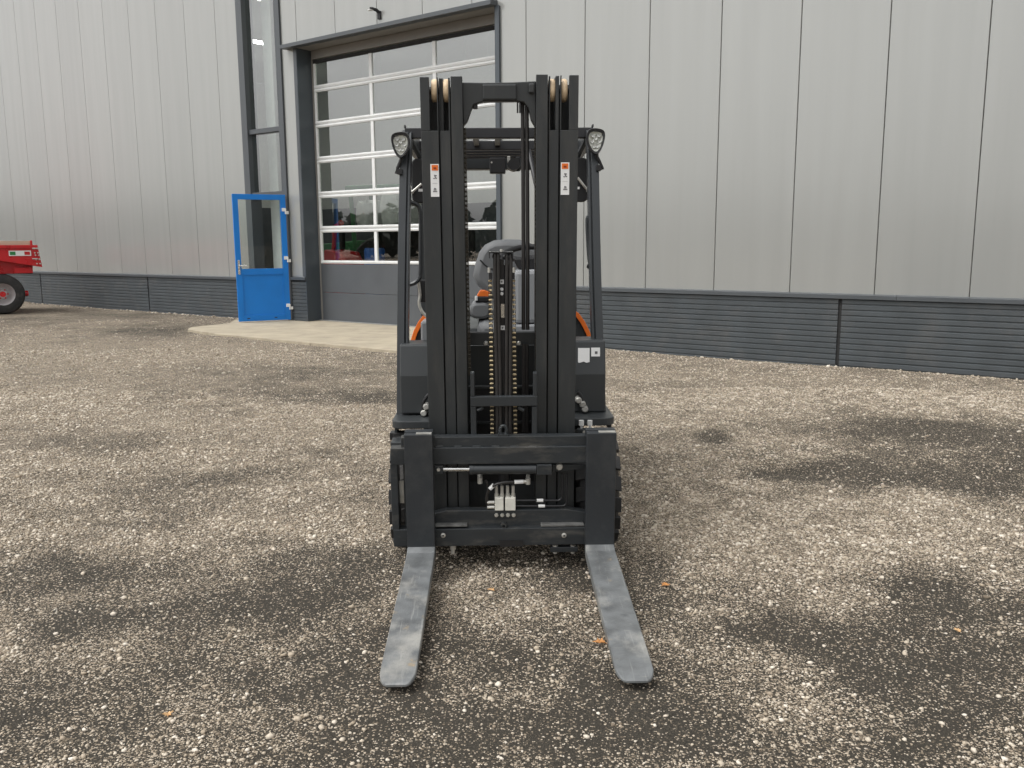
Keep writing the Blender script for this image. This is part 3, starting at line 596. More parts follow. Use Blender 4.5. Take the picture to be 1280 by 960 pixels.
# ------------------------------------------------------------------ red tipping trailer at the left edge
TY = 0.0                         # near side of the body, in the trailer's own frame
TROOT = Matrix.Translation((-10.9, 18.55, 0)) @ Matrix.Rotation(math.radians(33), 4, 'Z')
tl = empty('tipping_trailer', TROOT); tag(tl, 'red tipping trailer with tricolour plate parked by the hall wall', 'trailer')
TM = None; TI = TROOT.inverted()
def T(px, py, Y=TY):
    o = TI @ CAMP; d = TI.to_3x3() @ ray(px, py); k = (Y-o.y)/d.y; p = o+d*k; return p.x, p.z
LX = -4.2
bxr, bzr = T(47, 308); bx2, bz2 = T(53, 334); xb, zb = T(0, 326)
sl_ = (bz2-zb)/(bx2-xb); zl = zb+sl_*(LX-xb)*0.35
body = MB(TM); body.prism([(LX, zl), (xb, zb), (bx2, bz2), (bxr, bzr), (LX, bzr)], 'y', TY, TY+1.9); body = body.obj('tipper_body', M['red'], tl, .01)
x0, z0 = T(0, 306.5); x1, z1 = T(37.5, 301)
MB(TM).box(LX, x1, TY+.02, TY+.06, bzr+.002, z1).obj('side_board', M['wood'], tl, .004)
m = MB(TM); m.box(LX, bxr, TY-.03, TY+.0, bzr-.04, bzr+.03); m.box(x1, x1+.04, TY-.02, TY+.05, bzr+.03, z1+.01); m.obj('top_rail', M['red'], body, .006)
for k, py in enumerate((310.5, 316, 319, 324, 329.5)):
    for px in (42.5+k*.9, 46.5+k*.9):
        x, z = T(px, py); MB(TM).cyl((x, TY-.035, z), (x, TY, z), .016 if k not in (0, 3) else .02, 8).obj('hinge_bolt', M['zinc'], body)
for py in (310.5, 323.5):
    xa, z = T(40, py); xc, _ = T(47, py); MB(TM).cyl((xa, TY-.03, z), (xc, TY-.03, z), .014, 8).obj('tailgate_pin', M['zinc'], body)
pl_ = [T(11.5, 319), T(38, 313)]
xa, za = T(11.2, 320); xc, zc = T(38.5, 313.2)
pa = MB(TM).box(xa, xc, TY-.012, TY-.001, za, zc).obj('tricolour_plate', M['sticker'], tl, label='green white and red rectangular plate')
for (fa, fb, mm) in ((.05, .3, 'green'), (.7, .95, 'red')):
    MB(TM).box(xa+(xc-xa)*fa, xa+(xc-xa)*fb, TY-.015, TY-.0125, za+.02, zc-.02).obj('colour_field', M[mm], pa)
x0, z0 = T(42, 342); MB(TM).prism([(LX, z0), (x0, z0), (x0+.02, bz2+.05), (xb, zb+.05), (LX, zl+.05)], 'y', TY+.25, TY+1.6).obj('chassis_frame', M['red'], tl, .01)
x0, z0 = T(42, 341.5); MB(TM).box(x0-.35, x0, TY+.12, TY+.25, z0, bz2).obj('rear_bracket', M['red'], tl, .01)
wx = T(3.5, 367)[0]; wr = 0.425
def wheel(y, sgn):
    tp = [(-.2*sgn, wr*.55), (-.21*sgn, wr*.75), (-.19*sgn, wr*.93), (-.13*sgn, wr), (.13*sgn, wr), (.19*sgn, wr*.93), (.21*sgn, wr*.75), (.2*sgn, wr*.55)]
    wv = MB(TM).lathe(tp, (wx, y, wr-.01), 'y', 40).obj('tyre', M['rubber'], tl, smooth=True)
    MB(TM).lathe([(-.15*sgn, wr*.57), (-.18*sgn, wr*.55), (-.10*sgn, wr*.48), (-.02*sgn, wr*.42), (.02*sgn, wr*.28), (-.03*sgn, wr*.22), (-.03*sgn, .0)], (wx, y, wr-.01), 'y', 36).obj('rim', M['rim'], wv, smooth=True)
    m = MB(TM); m.cyl((wx, y-.17*sgn, wr-.01), (wx, y-.02*sgn, wr-.01), .06, 12)
    for i in range(6):
        a_ = i*math.pi/3; m.cyl((wx+.1*math.cos(a_), y-.07*sgn, wr-.01+.1*math.sin(a_)), (wx+.1*math.cos(a_), y-.02*sgn, wr-.01+.1*math.sin(a_)), .017, 6)
    m.obj('hub', M['red'], wv, smooth=True)
wheel(TY+.18, 1); wheel(TY+1.7, -1)
MB(TM).cyl((wx, TY+.2, wr), (wx, TY+1.7, wr), .06, 10).obj('axle', M['red'], tl)
m = MB(TM); m.box(wx-.1, wx+.1, TY+.45, TY+.6, wr, z0+.02); m.box(wx-.1, wx+.1, TY+1.25, TY+1.4, wr, z0+.02); m.obj('axle_bracket', M['red'], tl)
x0, z0 = T(33, 367.5); m = MB(TM); m.cyl((x0-.14, TY+.3, z0), (x0+.06, TY+.3, z0), .06, 14); m.box(x0-.5, x0-.1, TY+.27, TY+.33, z0-.03, z0+.03); m.obj('rear_light_bar', M['red'], tl, .006)
m = MB(TM); m.box(LX-1.2, LX+.3, TY+.85, TY+1.0, .75, .9); m.obj('drawbar', M['red'], tl, .01)
m = MB(TM); m.cyl((LX-.8, TY+1.06, .03), (LX-.8, TY+1.06, 1.1), .04, 10); m.cyl((LX-.8, TY+1.06, 0.0), (LX-.8, TY+1.06, .03), .12, 12); m.obj('parking_jack', M['zinc'], tl)
m = MB(TM); m.box(x0-.55, x0-.45, TY+.27, TY+.45, z0-.03, z0+.6); m.obj('light_bar_hanger', M['red'], tl)

# ------------------------------------------------------------------ forklift
FROOT = Matrix.Translation((-0.015, 3.56, 0)) @ Matrix.Rotation(math.radians(1.15), 4, 'Z')
TILT = math.radians(3.5)
MT = Matrix.Translation((0, 0, 0.072)) @ Matrix.Rotation(TILT, 4, 'X')           # mast frame inside the truck's frame
fk = empty('forklift_truck', FROOT); tag(fk, 'dark grey counterbalance forklift with lowered triple mast and orange trim', 'forklift')
FI = FROOT.inverted(); FMI = (FROOT @ MT).inverted()
def _pl(Mi, px, py, y):
    o = Mi @ CAMP; d = (Mi.to_3x3() @ ray(px, py)); k = (y-o.y)/d.y; p = o+d*k; return p.x, p.z
def mp(px, py, y): return _pl(FMI, px, py, y)      # mast frame
def bp_(px, py, y): return _pl(FI, px, py, y)      # truck frame
def mbx(px0, py0, px1, py1, y0, y1, mb=None):
    """box in the mast frame whose front face (y0) covers the pixel rectangle"""
    a = mp((px0), (py0+py1)/2, y0)[0]; b = mp(px1, (py0+py1)/2, y0)[0]; z1 = mp((px0+px1)/2, py0, y0)[1]; z0 = mp((px0+px1)/2, py1, y0)[1]
    mb = mb or MB(MT); return mb.box(a, b, y0, y1, z0, z1)
def bbx(px0, py0, px1, py1, y0, y1, mb=None):
    a = bp_(px0, (py0+py1)/2, y0)[0]; b = bp_(px1, (py0+py1)/2, y0)[0]; z1 = bp_((px0+px1)/2, py0, y0)[1]; z0 = bp_((px0+px1)/2, py1, y0)[1]
    mb = mb or MB(); return mb.box(a, b, y0, y1, z0, z1)
# forks: one bent bar each (shank + worn blade)
def fork(pxl, pxr, ptop):
    xa = mp(pxl, 640, 0)[0]; xb_ = mp(pxr, 640, 0)[0]; zt = mp((pxl+pxr)/2, ptop, 0)[1]; xm = (xa+xb_)/2; wd = (xb_-xa)
    root = MB(MT); root.prism([(0.0, 0.052), (0.0, zt), (0.038, zt), (0.04, 0.03), (0.028, 0.008), (0.012, 0.002), (0.0, 0.012)], 'x', xa, xb_)
    o = root.obj('fork', M['forkshank'], fk, 0.003)
    LB = 1.0; m = MB(MT); secs = []
    sec_y = [0.0, -0.03, -0.3, -0.6, -0.80, -0.90, -0.945, -0.97, -0.985, -0.995, -1.0]
    half = [1, 1, 1, 1, 1, 1, .985, .90, .80, .70, .56]
    top = [.060, .046, .043, .040, .037, .034, .0325, .031, .029, .027, .024]
    bot = [.004, .002, .002, .004, .010, .013, .0145, .0152, .016, .0165, .017]
    vs = []; n = len(sec_y); c = .003
    for y, hf, zt_, zb_ in zip(sec_y, half, top, bot):
        hw = wd/2*hf
        vs += [(xm-hw+c, y, zt_), (xm+hw-c, y, zt_), (xm+hw, y, zt_-c), (xm+hw, y, zb_+c), (xm+hw-c, y, zb_), (xm-hw+c, y, zb_), (xm-hw, y, zb_+c), (xm-hw, y, zt_-c)]
    fs = [tuple(range(8))[::-1], tuple(range((n-1)*8, n*8))]
    for i in range(n-1):
        for k in range(8): fs.append((i*8+k, i*8+(k+1) % 8, (i+1)*8+(k+1) % 8, (i+1)*8+k))
    m.add(vs, fs); m.obj('blade', M['forkblade'], o, label='scuffed steel fork blade resting tip down on gravel')
    hk = MB(MT); hk.box(xa, xb_, 0.0385, .075, zt-.03, zt+.004); hk.obj('hook', M['forkshank'], o, .002)
    m = MB(MT); m.box(xa+.05, xb_-.004, .004, .03, zt+.0005, zt+.003); m.obj('painted_highlight', M['zinc'], o)  # pale strip paints in the light falling on the fork's top
    return o
fork(507.8, 542.8, 543.5); fork(732.3, 768.8, 541.5)
# carriage and side shifter
CY = 0.042
def part(name, mb, mt='carriage', parent=fk, bevel=.003, smooth=False, label=None): return mb.obj(name, M[mt], parent, bevel, smooth, label)
part('carriage_upper_bar', mbx(488, 559, 770, 580, CY, CY+.05))
m = mbx(501, 545.5, 766, 558.4, CY+.012, CY+.055)
for i in range(8):
    px = 549+i*23.5; x_, z_ = mp(px, 559, CY+.012); m.box(x_-.018, x_+.018, CY+.006, CY+.013, z_-.004, z_+.008)
part('hook_rail', m)
part('carriage_side_plate', mbx(489, 580.5, 498, 663, CY+.002, CY+.09))
part('carriage_side_plate', mbx(733, 580.5, 765, 663, CY+.05, CY+.09))
part('carriage_lower_bar', mbx(492, 660.5, 768, 682, CY, CY+.05))
m = mbx(505, 580.5, 509, 660, CY+.03, CY+.06); part('carriage_inner_plate', m)
part('name_plate', mbx(499.5, 601, 505, 629, CY+.04, CY+.045), 'zinc', bevel=0)
xa, za = mp(543, 640, .08); xb_, zb_ = mp(731, 656, .08); zt = mp(637, 637, .08)[1]
m = MB(MT); m.prism([(xa-.08, zb_), (xb_+.08, zb_), (xb_+.08, zt-.03), (xb_-.08, zt), (xa+.05, zt), (xa-.08, zt-.035)], 'y', .075, .12); part('lower_cross_beam', m)
m = mbx(544, 656.5, 584, 658.6, .045, .1); part('wear_pad', m, 'wornsteel', bevel=.001)
m = mbx(676, 656, 730, 658.2, .045, .1); part('wear_pad', m, 'wornsteel', bevel=.001)
m = mbx(625, 675.5, 654, 683.5, CY-.004, CY+.03); part('centre_notch', m, 'black', bevel=0)
for px in (554, 705): x_, z_ = mp(px, 669, CY); part('carriage_bolt', MB(MT).lathe([(-.006, .004), (-.004, .011), (.0, .011)], (x_, CY, z_), 'y', 10), 'zinc', bevel=0)
for px in (566, 694, 716):
    x_, z_ = mp(px, 684, .06); part('lower_hook_bolt', MB(MT).cyl((x_, .065, z_-.012), (x_, .065, z_+.01), .013, 6).cyl((x_, .065, z_-.03), (x_, .065, z_-.012), .009, 8), 'zinc', bevel=0)
x_, z_ = mp(705, 686, .06); part('lower_hook', MB(MT).box(x_-.06, x_+.06, .05, .08, z_-.012, z_+.012), 'carriage')
for i in range(4):
    x_, z_ = mp(620.5+i*7.2, 643.5, .075); part('manifold_bolt', MB(MT).cyl((x_, .068, z_), (x_, .076, z_), .009, 6).cyl((x_, .062, z_), (x_, .07, z_), .0045, 6), 'zinc', bevel=0)
x_, z_ = mp(629.5, 656, .06); part('pin', MB(MT).lathe([(-.02, .006), (-.02, .013), (0, .013)], (x_, .065, z_), 'y', 12), 'carriage', bevel=0)
# side-shift cylinder
xa, za = mp(552, 586.5, .06); xb_, zb_ = mp(588, 586.5, .06); xc, zc = mp(670, 586, .06)
part('cylinder_rod', MB(MT).cyl((xa, .06, za), (xb_+.02, .06, zb_), .0105, 16), 'chrome', bevel=0, smooth=True)
part('cylinder_barrel', MB(MT).cyl((xb_, .06, zb_), (xc, .06, zc), .0225, 20).cyl((xb_-.004, .06, zb_), (xb_+.012, .06, zb_), .0245, 20), 'guard', bevel=0, smooth=True)
part('cylinder_block', mbx(671, 581, 690, 594, .035, .085)); part('rod_bracket', mbx(543, 582, 554, 593, .045, .085))
x_, z_ = mp(548, 587, .045); part('rod_bolt', MB(MT).lathe([(-.006, .0), (-.006, .007), (0, .009)], (x_, .045, z_), 'y', 8), 'zinc', bevel=0)
a_ = mp(690, 580.5, .08); b_ = mp(733, 580.5, .08); c_ = mp(733, 585, .08); d_ = mp(711, 588, .08); e_ = mp(690, 590, .08)
part('cylinder_lug', MB(MT).prism([a_, b_, c_, d_, e_][::-1], 'y', .075, .1)); x_, z_ = mp(699, 583, .075)
part('lug_bolt', MB(MT).lathe([(-.012, .0), (-.012, .012), (-.008, .0155), (0, .0155)], (x_, .075, z_), 'y', 14), 'zinc', bevel=0)
# valve block, hoses and pipes
for (p0, p1) in ((618.5, 629.5), (631.5, 644.5)): part('valve_block', mbx(p0, 622.5, p1, 638.5, .065, .105), 'alublock', bevel=.003)
part('valve_block_cover', mbx(629.4, 624, 631.6, 638, .07, .105), 'black', bevel=0)
for i in range(4):
    x_, z0 = mp(620.5+i*7, 622, .085); z1 = mp(620.5, 607, .085)[1]
    part('hose_fitting', MB(MT).cyl((x_, .085, z0), (x_, .085, z0+(z1-z0)*.35), .0095, 6).cyl((x_, .085, z0+(z1-z0)*.35), (x_, .085, z1), .0072, 10), 'zinc', bevel=0)
def mpath(pts): return [(mp(px, py, y)[0], y, mp(px, py, y)[1]) for (px, py, y) in pts]
def smoothp(P, n=3):
    P = [Vector(p) for p in P]; out = []
    for i in range(len(P)-1):
        p0, p1, p2, p3 = P[max(i-1, 0)], P[i], P[i+1], P[min(i+2, len(P)-1)]
        for k in range(n):
            t = k/n; out.append(.5*((2*p1)+(p2-p0)*t+(2*p0-5*p1+4*p2-p3)*t*t+(3*p1-p0-3*p2+p3)*t**3))
    return out+[P[-1]]
hs = part('hose', MB(MT).tube(smoothp(mpath([(610, 632, .09), (608, 622, .08), (611, 613, .07), (618, 606.5, .06), (630, 603, .06), (645, 602.5, .065), (655, 602, .07)])), .0065, 8), 'hose', bevel=0, smooth=True)
for (q0, q1) in (((612, 611.5), (617.5, 606)), ((643, 602.7), (654, 602))):
    part('hose_ferrule', MB(MT).tube(mpath([(*q0, .062), (*q1, .066)]), .0088, 8), 'whiteplastic', hs, bevel=0)
part('hose_elbow', MB(MT).tube(mpath([(653, 602, .07), (659, 602, .07), (660, 599, .075), (660, 594, .09)]), .009, 8).cyl(mpath([(660, 605, .07)])[0], mpath([(660, 598, .07)])[0], .011, 8), 'zinc', bevel=0)
part('hose_elbow', MB(MT).tube(mpath([(600, 604, .085), (600, 598, .085), (600, 594, .1)]), .011, 8), 'zinc', bevel=0)
part('hose', MB(MT).tube(smoothp(mpath([(607, 600, .085), (610, 608, .085), (609, 620, .09), (611, 631, .09), (619, 633, .09)])), .005, 8), 'hose', bevel=0, smooth=True)
for q in (628, 634): part('hose_fitting', MB(MT).tube(mpath([(609, q, .085), (618, q, .085)]), .008, 8), 'zinc', bevel=0)
for (yy, xr, k) in ((625.5, 703, 0), (632.5, 708.5, 1)):
    p = part('hydraulic_pipe', MB(MT).tube(smoothp(mpath([(645, yy, .085), (690, yy, .085), (xr-4, yy-.5, .085), (xr-.5, yy-4, .085), (xr, yy-10, .085), (xr, 592, .085)]), 4), .0048, 8), 'blackm', bevel=0, smooth=True)
    part('pipe_clip', MB(MT).tube(mpath([(671+k*2, yy, .083), (679+k*2, yy, .083)]), .0072, 8), 'whiteplastic', p, bevel=0)
# mast rails: three nested stages each side. x limits read at photo row 230
MY = 0.15
def X_(px, y=MY): return mp(px, 230, y)[0]
ztop = mp(623, 96, MY)[1]; zslot = mp(623, 163, MY)[1]; zbot = 0.03
def rail(name, x0, x1, y0, dep, z1, slot=None, web='l'):
    m = MB(MT); ft = .022
    if slot:
        s0, s1, zs_ = slot
        m.box(x0, x1, y0, y0+ft, zbot, zs_)
        if s0-x0 > .002: m.box(x0, s0, y0, y0+ft, zs_, z1)
        if x1-s1 > .002: m.box(s1, x1, y0, y0+ft, zs_, z1)
    else: m.box(x0, x1, y0, y0+ft, zbot, z1)
    xw = (x0, x0+.014) if web == 'l' else (x1-.014, x1)
    m.box(xw[0], xw[1], y0+ft, y0+dep-ft, zbot, z1); m.box(x0, x1, y0+dep-ft, y0+dep, zbot, z1-.02)
    return part(name, m, 'mast', bevel=.002)
A0, A1, B1, C1 = X_(528), X_(550.6), X_(565), X_(580)
C0r, C1r, B1r, A1r = X_(670), X_(685), X_(699), X_(722)
g = .0025
sx0, sx1 = A0+(A1-A0)*.5, A0+(A1-A0)*.91
rail('outer_mast_rail', A0, A1-g, MY, .17, ztop, (sx0, sx1, zslot), 'l')
rail('middle_mast_rail', A1+g, B1-g, MY+.006, .16, ztop-.002, (A1+g+.002, B1-.008, zslot), 'l')
rail('inner_mast_rail', B1+g, C1, MY-.004, .15, ztop+.002, None, 'l')
rail('inner_mast_rail', C0r, C1r-g, MY-.004, .15, ztop+.008, None, 'r')
rail('middle_mast_rail', C1r+g, B1r-g, MY+.006, .16, ztop+.004, (C1r+.008, B1r-g-.002-.012, zslot), 'r')
rail('outer_mast_rail', B1r+g, A1r, MY, .17, ztop+.006, (A1r-(A1r-B1r)*.91, A1r-(A1r-B1r)*.5, zslot), 'r')
for (px0, px1) in ((538.5, 547), (553.5, 561.5), (686.5, 694.5), (702, 710)):
    xa, xb_ = mp(px0-4+4*(px0 > 600), 110, MY)[0], mp(px1-4+4*(px0 > 600), 110, MY)[0]
    xa = mp(px0, 110, MY)[0]; xb_ = mp(px1, 110, MY)[0]; zc = ztop-.047
    w_ = (xb_-xa); m = MB(MT).lathe([(0, .012), (0, .040), (.004, .044), (w_*.5, .0455), (w_-.004, .044), (w_, .040), (w_, .012)], (xa, MY+.055, zc), 'x', 28); part('mast_roller', m, 'tan', bevel=0, smooth=True)
    part('roller_shaft', MB(MT).cyl((xa-.012, MY+.055, zc), (xb_+.012, MY+.055, zc), .014, 10), 'blackm', bevel=0)
# top cross head between the inner rails
a_ = [mp(*q, MY+.02) for q in ((578, 160), (576, 101), (622, 103), (672, 101), (671, 165), (664, 150), (661, 128), (652, 127), (600, 127), (590, 131), (586, 146), (583, 158))]
a_ = [mp(*q, MY+.02) for q in ((579, 158), (577, 103), (600, 103.5), (640, 103), (670, 101.5), (670, 160), (664, 150), (661, 136), (655, 128), (646, 126.5), (604, 127), (592, 131), (588, 141), (584, 152))]
part('mast_crosshead', MB(MT).prism(a_, 'y', MY+.015, MY+.075), 'mast', bevel=.004)
m = mbx(603, 105, 646, 125, MY+.004, MY+.02); part('crosshead_plate', m, 'mast', bevel=.006)
part('crosshead_bolt', mbx(661, 104, 668, 116, MY-.008, MY+.02), 'mast', bevel=.005)
part('chain_anchor', mbx(591, 128, 597, 136, MY+.03, MY+.06), 'blackm')
for q in (647, 650): part('chain_anchor', mbx(q-1, 128, q+1, 141, MY+.03, MY+.05), 'blackm', bevel=.001)
# tall hoses right of centre
for q in (653.3, 658.5): part('mast_hose', MB(MT).tube(mpath([(q, 126, MY+.06), (q+.5, 200, MY+.06), (q+1, 300, MY+.06), (q+1, 412, MY+.06)]), .0082, 10), 'hose', bevel=0, smooth=True)
for q in (654.8, 658.6): part('mast_hose', MB(MT).tube(mpath([(q, 430, MY+.09), (q, 540, MY+.09)]), .008, 8), 'hose', bevel=0, smooth=True)
# mast cross members
part('mast_crossmember', mbx(580, 415.5, 672, 431.5, MY+.12, MY+.15), 'mast')
for q in (607.5, 648.5): x_, z_ = mp(q, 429, MY+.12); part('crossmember_bolt', MB(MT).lathe([(-.012, 0), (-.012, .006), (-.006, .0105), (0, .0105)], (x_, MY+.12, z_), 'y', 12), 'zinc', bevel=0)
part('mast_crossmember', mbx(580, 483, 672, 486, MY+.17, MY+.2), 'mast', bevel=.001)
part('mast_backplate', mbx(578, 486, 674, 640, MY+.185, MY+.2), 'black', bevel=0)
part('mast_backplate', mbx(581, 432, 671, 484, MY+.25, MY+.26), 'mast', bevel=0)
part('mast_crossmember', mbx(581, 527, 672, 530, MY+.17, MY+.19), 'mast', bevel=.001)
# free-lift cylinder group: four tubes, top bracket, centre post
for (q0, q1) in ((618.5, 623.5), (622.8, 627.2), (633.5, 632.6), (638.5, 637)):
    part('lift_hose', MB(MT).tube(smoothp(mpath([(q0, 318, .12), (q0, 330, .118), (q0+.3*(q1-q0)/2, 400, .118), ((q0+q1)/2, 470, .118), (q1 if False else (q0*.35+q1*.65), 548, .118)]), 2), .0078, 10), 'hose', bevel=0, smooth=True)
part('free_lift_cylinder', MB(MT).cyl((mp(630, 548, .16)[0], .16, .2), (mp(629, 330, .16)[0], .16, mp(629, 330, .16)[1]), .026, 18), 'blackm', bevel=0, smooth=True)
m = mbx(611.5, 315, 641.5, 316.5, .10, .15); mbx(611.2, 315, 612.4, 323, .1, .15, m); mbx(640.4, 315, 641.6, 323, .1, .15, m); part('hose_bracket', m, 'blackm', bevel=0)
for q in (620.5, 635.8): part('hose_bend', MB(MT).tube(smoothp([(x, y, z) for (x, y, z) in mpath([(q-3.4, 322, .12), (q-2.4, 318.5, .125), (q, 317.5, .13), (q+2.4, 318.5, .125), (q+3.4, 322, .12)])]), .0075, 8), 'hose', bevel=0, smooth=True)
part('centre_post', mbx(624.6, 324, 630.6, 546, .135, .15), 'black', bevel=0)
x_, z_ = mp(626.6, 313.5, .12); part('bracket_bolt', MB(MT).cyl((x_, .12, z_-.008), (x_, .12, z_+.006), .007, 6), 'zinc', bevel=0)
st = part('small_label', mbx(624.5, 349.5, 629.8, 355, .1325, .1345), 'sticker', bevel=0); part('print_mark', mbx(626.2, 351, 628.2, 353.2, .1312, .132), 'ink', st, bevel=0)
st = part('small_label', mbx(625.6, 407, 631, 412.5, .1325, .1345), 'sticker', bevel=0); part('print_mark', mbx(627.3, 408.6, 629.2, 410.8, .1312, .132), 'ink', st, bevel=0)
for q in (361.5, 367): x_, z_ = mp(627.3, q, .13); part('dot_bolt', MB(MT).cyl((x_, .128, z_), (x_, .136, z_), .0068, 12), 'sticker', bevel=0)
part('gauge_strip', mbx(626.3, 380, 630.5, 397, .132, .1345), 'chrome', bevel=0)
for q in (611.3, 642): x_, z_ = mp(q, 337, .12); part('anchor_nut', MB(MT).cyl((x_, .12, z_-.012), (x_, .12, z_+.008), .007, 6), 'zinc', bevel=0)
# lift chains with pins showing as pale beads
def chain(pt, pb, y, wd, pitch, name='lift_chain', beads='chain'):
    (xa, za), (xb_, zb_) = mp(*pt, y), mp(*pb, y); n = int((za-zb_)/pitch); m = MB(MT); b = MB(MT)
    for i in range(n):
        t0 = i/n; x = xa+(xb_-xa)*t0; z = za+(zb_-za)*t0
        for k in (-.42, 0, .42): m.box(x+k*wd-.0016, x+k*wd+.0016, y+.003, y+.017, z-pitch*.95, z+pitch*.1 if k else z-pitch*.1)
        b.cyl((x-wd*.5, y+.006, z-pitch*.2), (x+wd*.5, y+.006, z-pitch*.2), .0046, 6)
    o = m.obj(name, M['chaindark'], fk); o2 = b.obj('chain_pins', M[beads], o); o2['kind'] = 'stuff'; return o
chain((612.8, 350), (615.3, 546), .125, .015, .0195); chain((641.6, 350), (644.4, 546), .125, .015, .0195)
for (q, r) in ((611, 615.5), (639.5, 643.5)): part('chain_guard', mbx(q, 341, r, 349, .12, .15), 'blackm', bevel=.001)
chain((580.6, 160), (587, 470), MY+.03, .011, .019, beads='chaindark'); chain((669.8, 160), (671, 470), MY+.03, .011, .019, beads='chaindark')
# load backrest bracket (U-shape)
m = mbx(588, 495.5, 672, 508, .085, .11); mbx(588, 466, 593.2, 495.4, .085, .12, m); mbx(666.5, 466, 671.5, 495.4, .085, .12, m); part('carriage_u_bracket', m, 'guard', bevel=.003)
m = mbx(588.5, 508.4, 595.5, 546, .09, .12); part('bracket_leg', m, 'guard'); m = mbx(665, 508.4, 671.5, 546, .09, .12); part('bracket_leg', m, 'guard')
for (q0, q1) in (((597, 513), (604, 509.5)), ((654.5, 513), (648, 509.5))): part('bracket_pin', MB(MT).tube(mpath([(*q0, .1), (*q1, .1)]), .008, 8), 'guard', bevel=0)
P = mpath([(629, 539, .07)])[0]; ring = [(P[0]+.014*math.cos(a)*1.0, .07, P[2]+.003+.021*math.sin(a)) for a in np.linspace(-.8, math.pi+.8, 14)]
m = MB(MT).tube(ring, .0075, 8); mbx(622.5, 543, 635.5, 546.5, .055, .085, m); part('lifting_eye', m, 'carriage', bevel=0)
# warning stickers on the outer rails
def sticker(px0, py0, px1, py1, y):
    st = part('warning_sticker', mbx(px0, py0, px1, py1, y-.0016, y-.0004), 'sticker', bevel=0, label='white warning sticker with orange square and small pictograms')
    W_, H_ = px1-px0, py1-py0
    def q(u0, v0, u1, v1, mt, d=.0026): part('print_mark', mbx(px0+W_*u0, py0+H_*v0, px0+W_*u1, py0+H_*v1, y-d, y-d+.0007), mt, st, bevel=0)
    q(.12, .03, .88, .2, 'orange'); q(.34, .1, .66, .155, 'inkred', .0036)
    q(.4, .33, .55, .36, 'ink'); q(.45, .36, .6, .40, 'ink'); q(.55, .34, .72, .37, 'ink'); q(.3, .43, .5, .455, 'ink'); q(.58, .42, .75, .45, 'ink'); q(.5, .4, .62, .43, 'ink', .0036)
    q(.2, .585, .8, .59, 'ink'); q(.4, .73, .55, .77, 'ink'); q(.35, .78, .7, .8, 'ink'); q(.28, .82, .78, .85, 'ink'); q(.55, .74, .66, .77, 'ink')
sticker(538.3, 205, 548.8, 246, MY); sticker(701, 203, 711.6, 243.5, MY)

# ---- chassis and body (truck frame)
AX = 0.43; TR = 0.272
def tyre(xo, sgn, yc, r, wdt, vis=True):
    """xo outer face, sgn +1 right side"""
    xi = xo-sgn*wdt; a_, b_ = min(xo, xi), max(xo, xi); w_ = b_-a_
    pr = [(0, r*.6), (.004, r*.86), (.02, r*.95), (w_-.02, r*.95), (w_-.004, r*.86), (w_, r*.6)]
    o = MB().lathe(pr, (a_, yc, r), 'x', 48).obj('tyre', M['rubber'], fk, smooth=True)
    lug = MB(); n = 17
    for i in range(n):
        for sd_ in (0, 1):
            an = 2*math.pi*(i+.5*sd_)/n; ca, sa = math.cos(an), math.sin(an); hw = .033
            x0_, x1_ = (a_-.003, a_+w_*.47) if sd_ == 0 else (a_+w_*.53, b_+.003)
            vs = []
            for rr in (r*.90, r*.975):
                for (x_, k) in ((x0_, -1), (x0_, 1), (x1_, 1), (x1_, -1)):
                    off = k*hw + (.02 if (x_ in (x0_,)) == (sd_ == 0) else 0)
                    vs.append((x_, yc+rr*ca-off*sa, r+rr*sa+off*ca))
            lug.add(vs, [(0, 1, 2, 3), (7, 6, 5, 4), (0, 4, 5, 1), (1, 5, 6, 2), (2, 6, 7, 3), (3, 7, 4, 0)])
    l_ = lug.obj('tread_lugs', M['rubber'], o, .003); l_['kind'] = 'stuff'
    t_ = w_*.5; MB().lathe([(t_-.09*sgn*-1*-1, r*.61), (t_+.06*sgn, r*.6), (t_+.02*sgn, r*.4), (t_+.03*sgn, r*.2), (t_+.05*sgn, r*.16), (t_+.05*sgn, 0)], (a_, yc, r), 'x', 32).obj('rim', M['rim'], o, smooth=True)
    return o
xl = bp_(491.5, 600, AX-.1)[0]; xr = bp_(770, 600, AX-.1)[0]
tyre(xl, -1, AX, TR, .2); tyre(xr, 1, AX, TR, .2)
tyre(xl+.06, -1, 1.72, .22, .17); tyre(xr-.06, 1, 1.72, .22, .17)
part('chassis', MB().prism([(.32, .16), (1.95, .16), (1.95, .5), (.75, .5), (.7, .56), (.32, .42)], 'x', xl+.22, xr-.22), 'body', bevel=.01)
part('front_axle', MB().cyl((xl+.1, AX, TR), (xr-.1, AX, TR), .07, 14), 'blackm', bevel=0)
# fenders over the front wheels
FY = 0.36
def fender(px0, px1, py, sgn):
    xa, z = bp_(px0, py, FY); xb_, _ = bp_(px1, py, FY); r = .05
    if sgn < 0: poly = arc((xa+r, FY+r), r, 180, 270, 6)+[(xb_, FY), (xb_, .75), (xa, .75)]
    else: poly = [(xa, .75), (xa, FY)]+arc((xb_-r, FY+r), r, 270, 360, 6)+[(xb_, .75)]
    o = part('fender', MB().prism(poly, 'z', z-.004, z+.032), 'body', bevel=.004)
    xo = xa if sgn < 0 else xb_
    part('fender_skirt', MB().box(min(xo+.012*-sgn, xo-.012*sgn-.0), max(xo+.0, xo-.024*sgn), FY+.05, .72, z-.05, z-.005) if False else MB().box(*(sorted((xo-.008*sgn, xo-.02*sgn))), FY+.06, .72, z-.04, z-.0045), 'body', o, bevel=.002)
    return z
zf = fender(489, 541, 535.5, -1); zf2 = fender(716, 769, 531.5, 1)
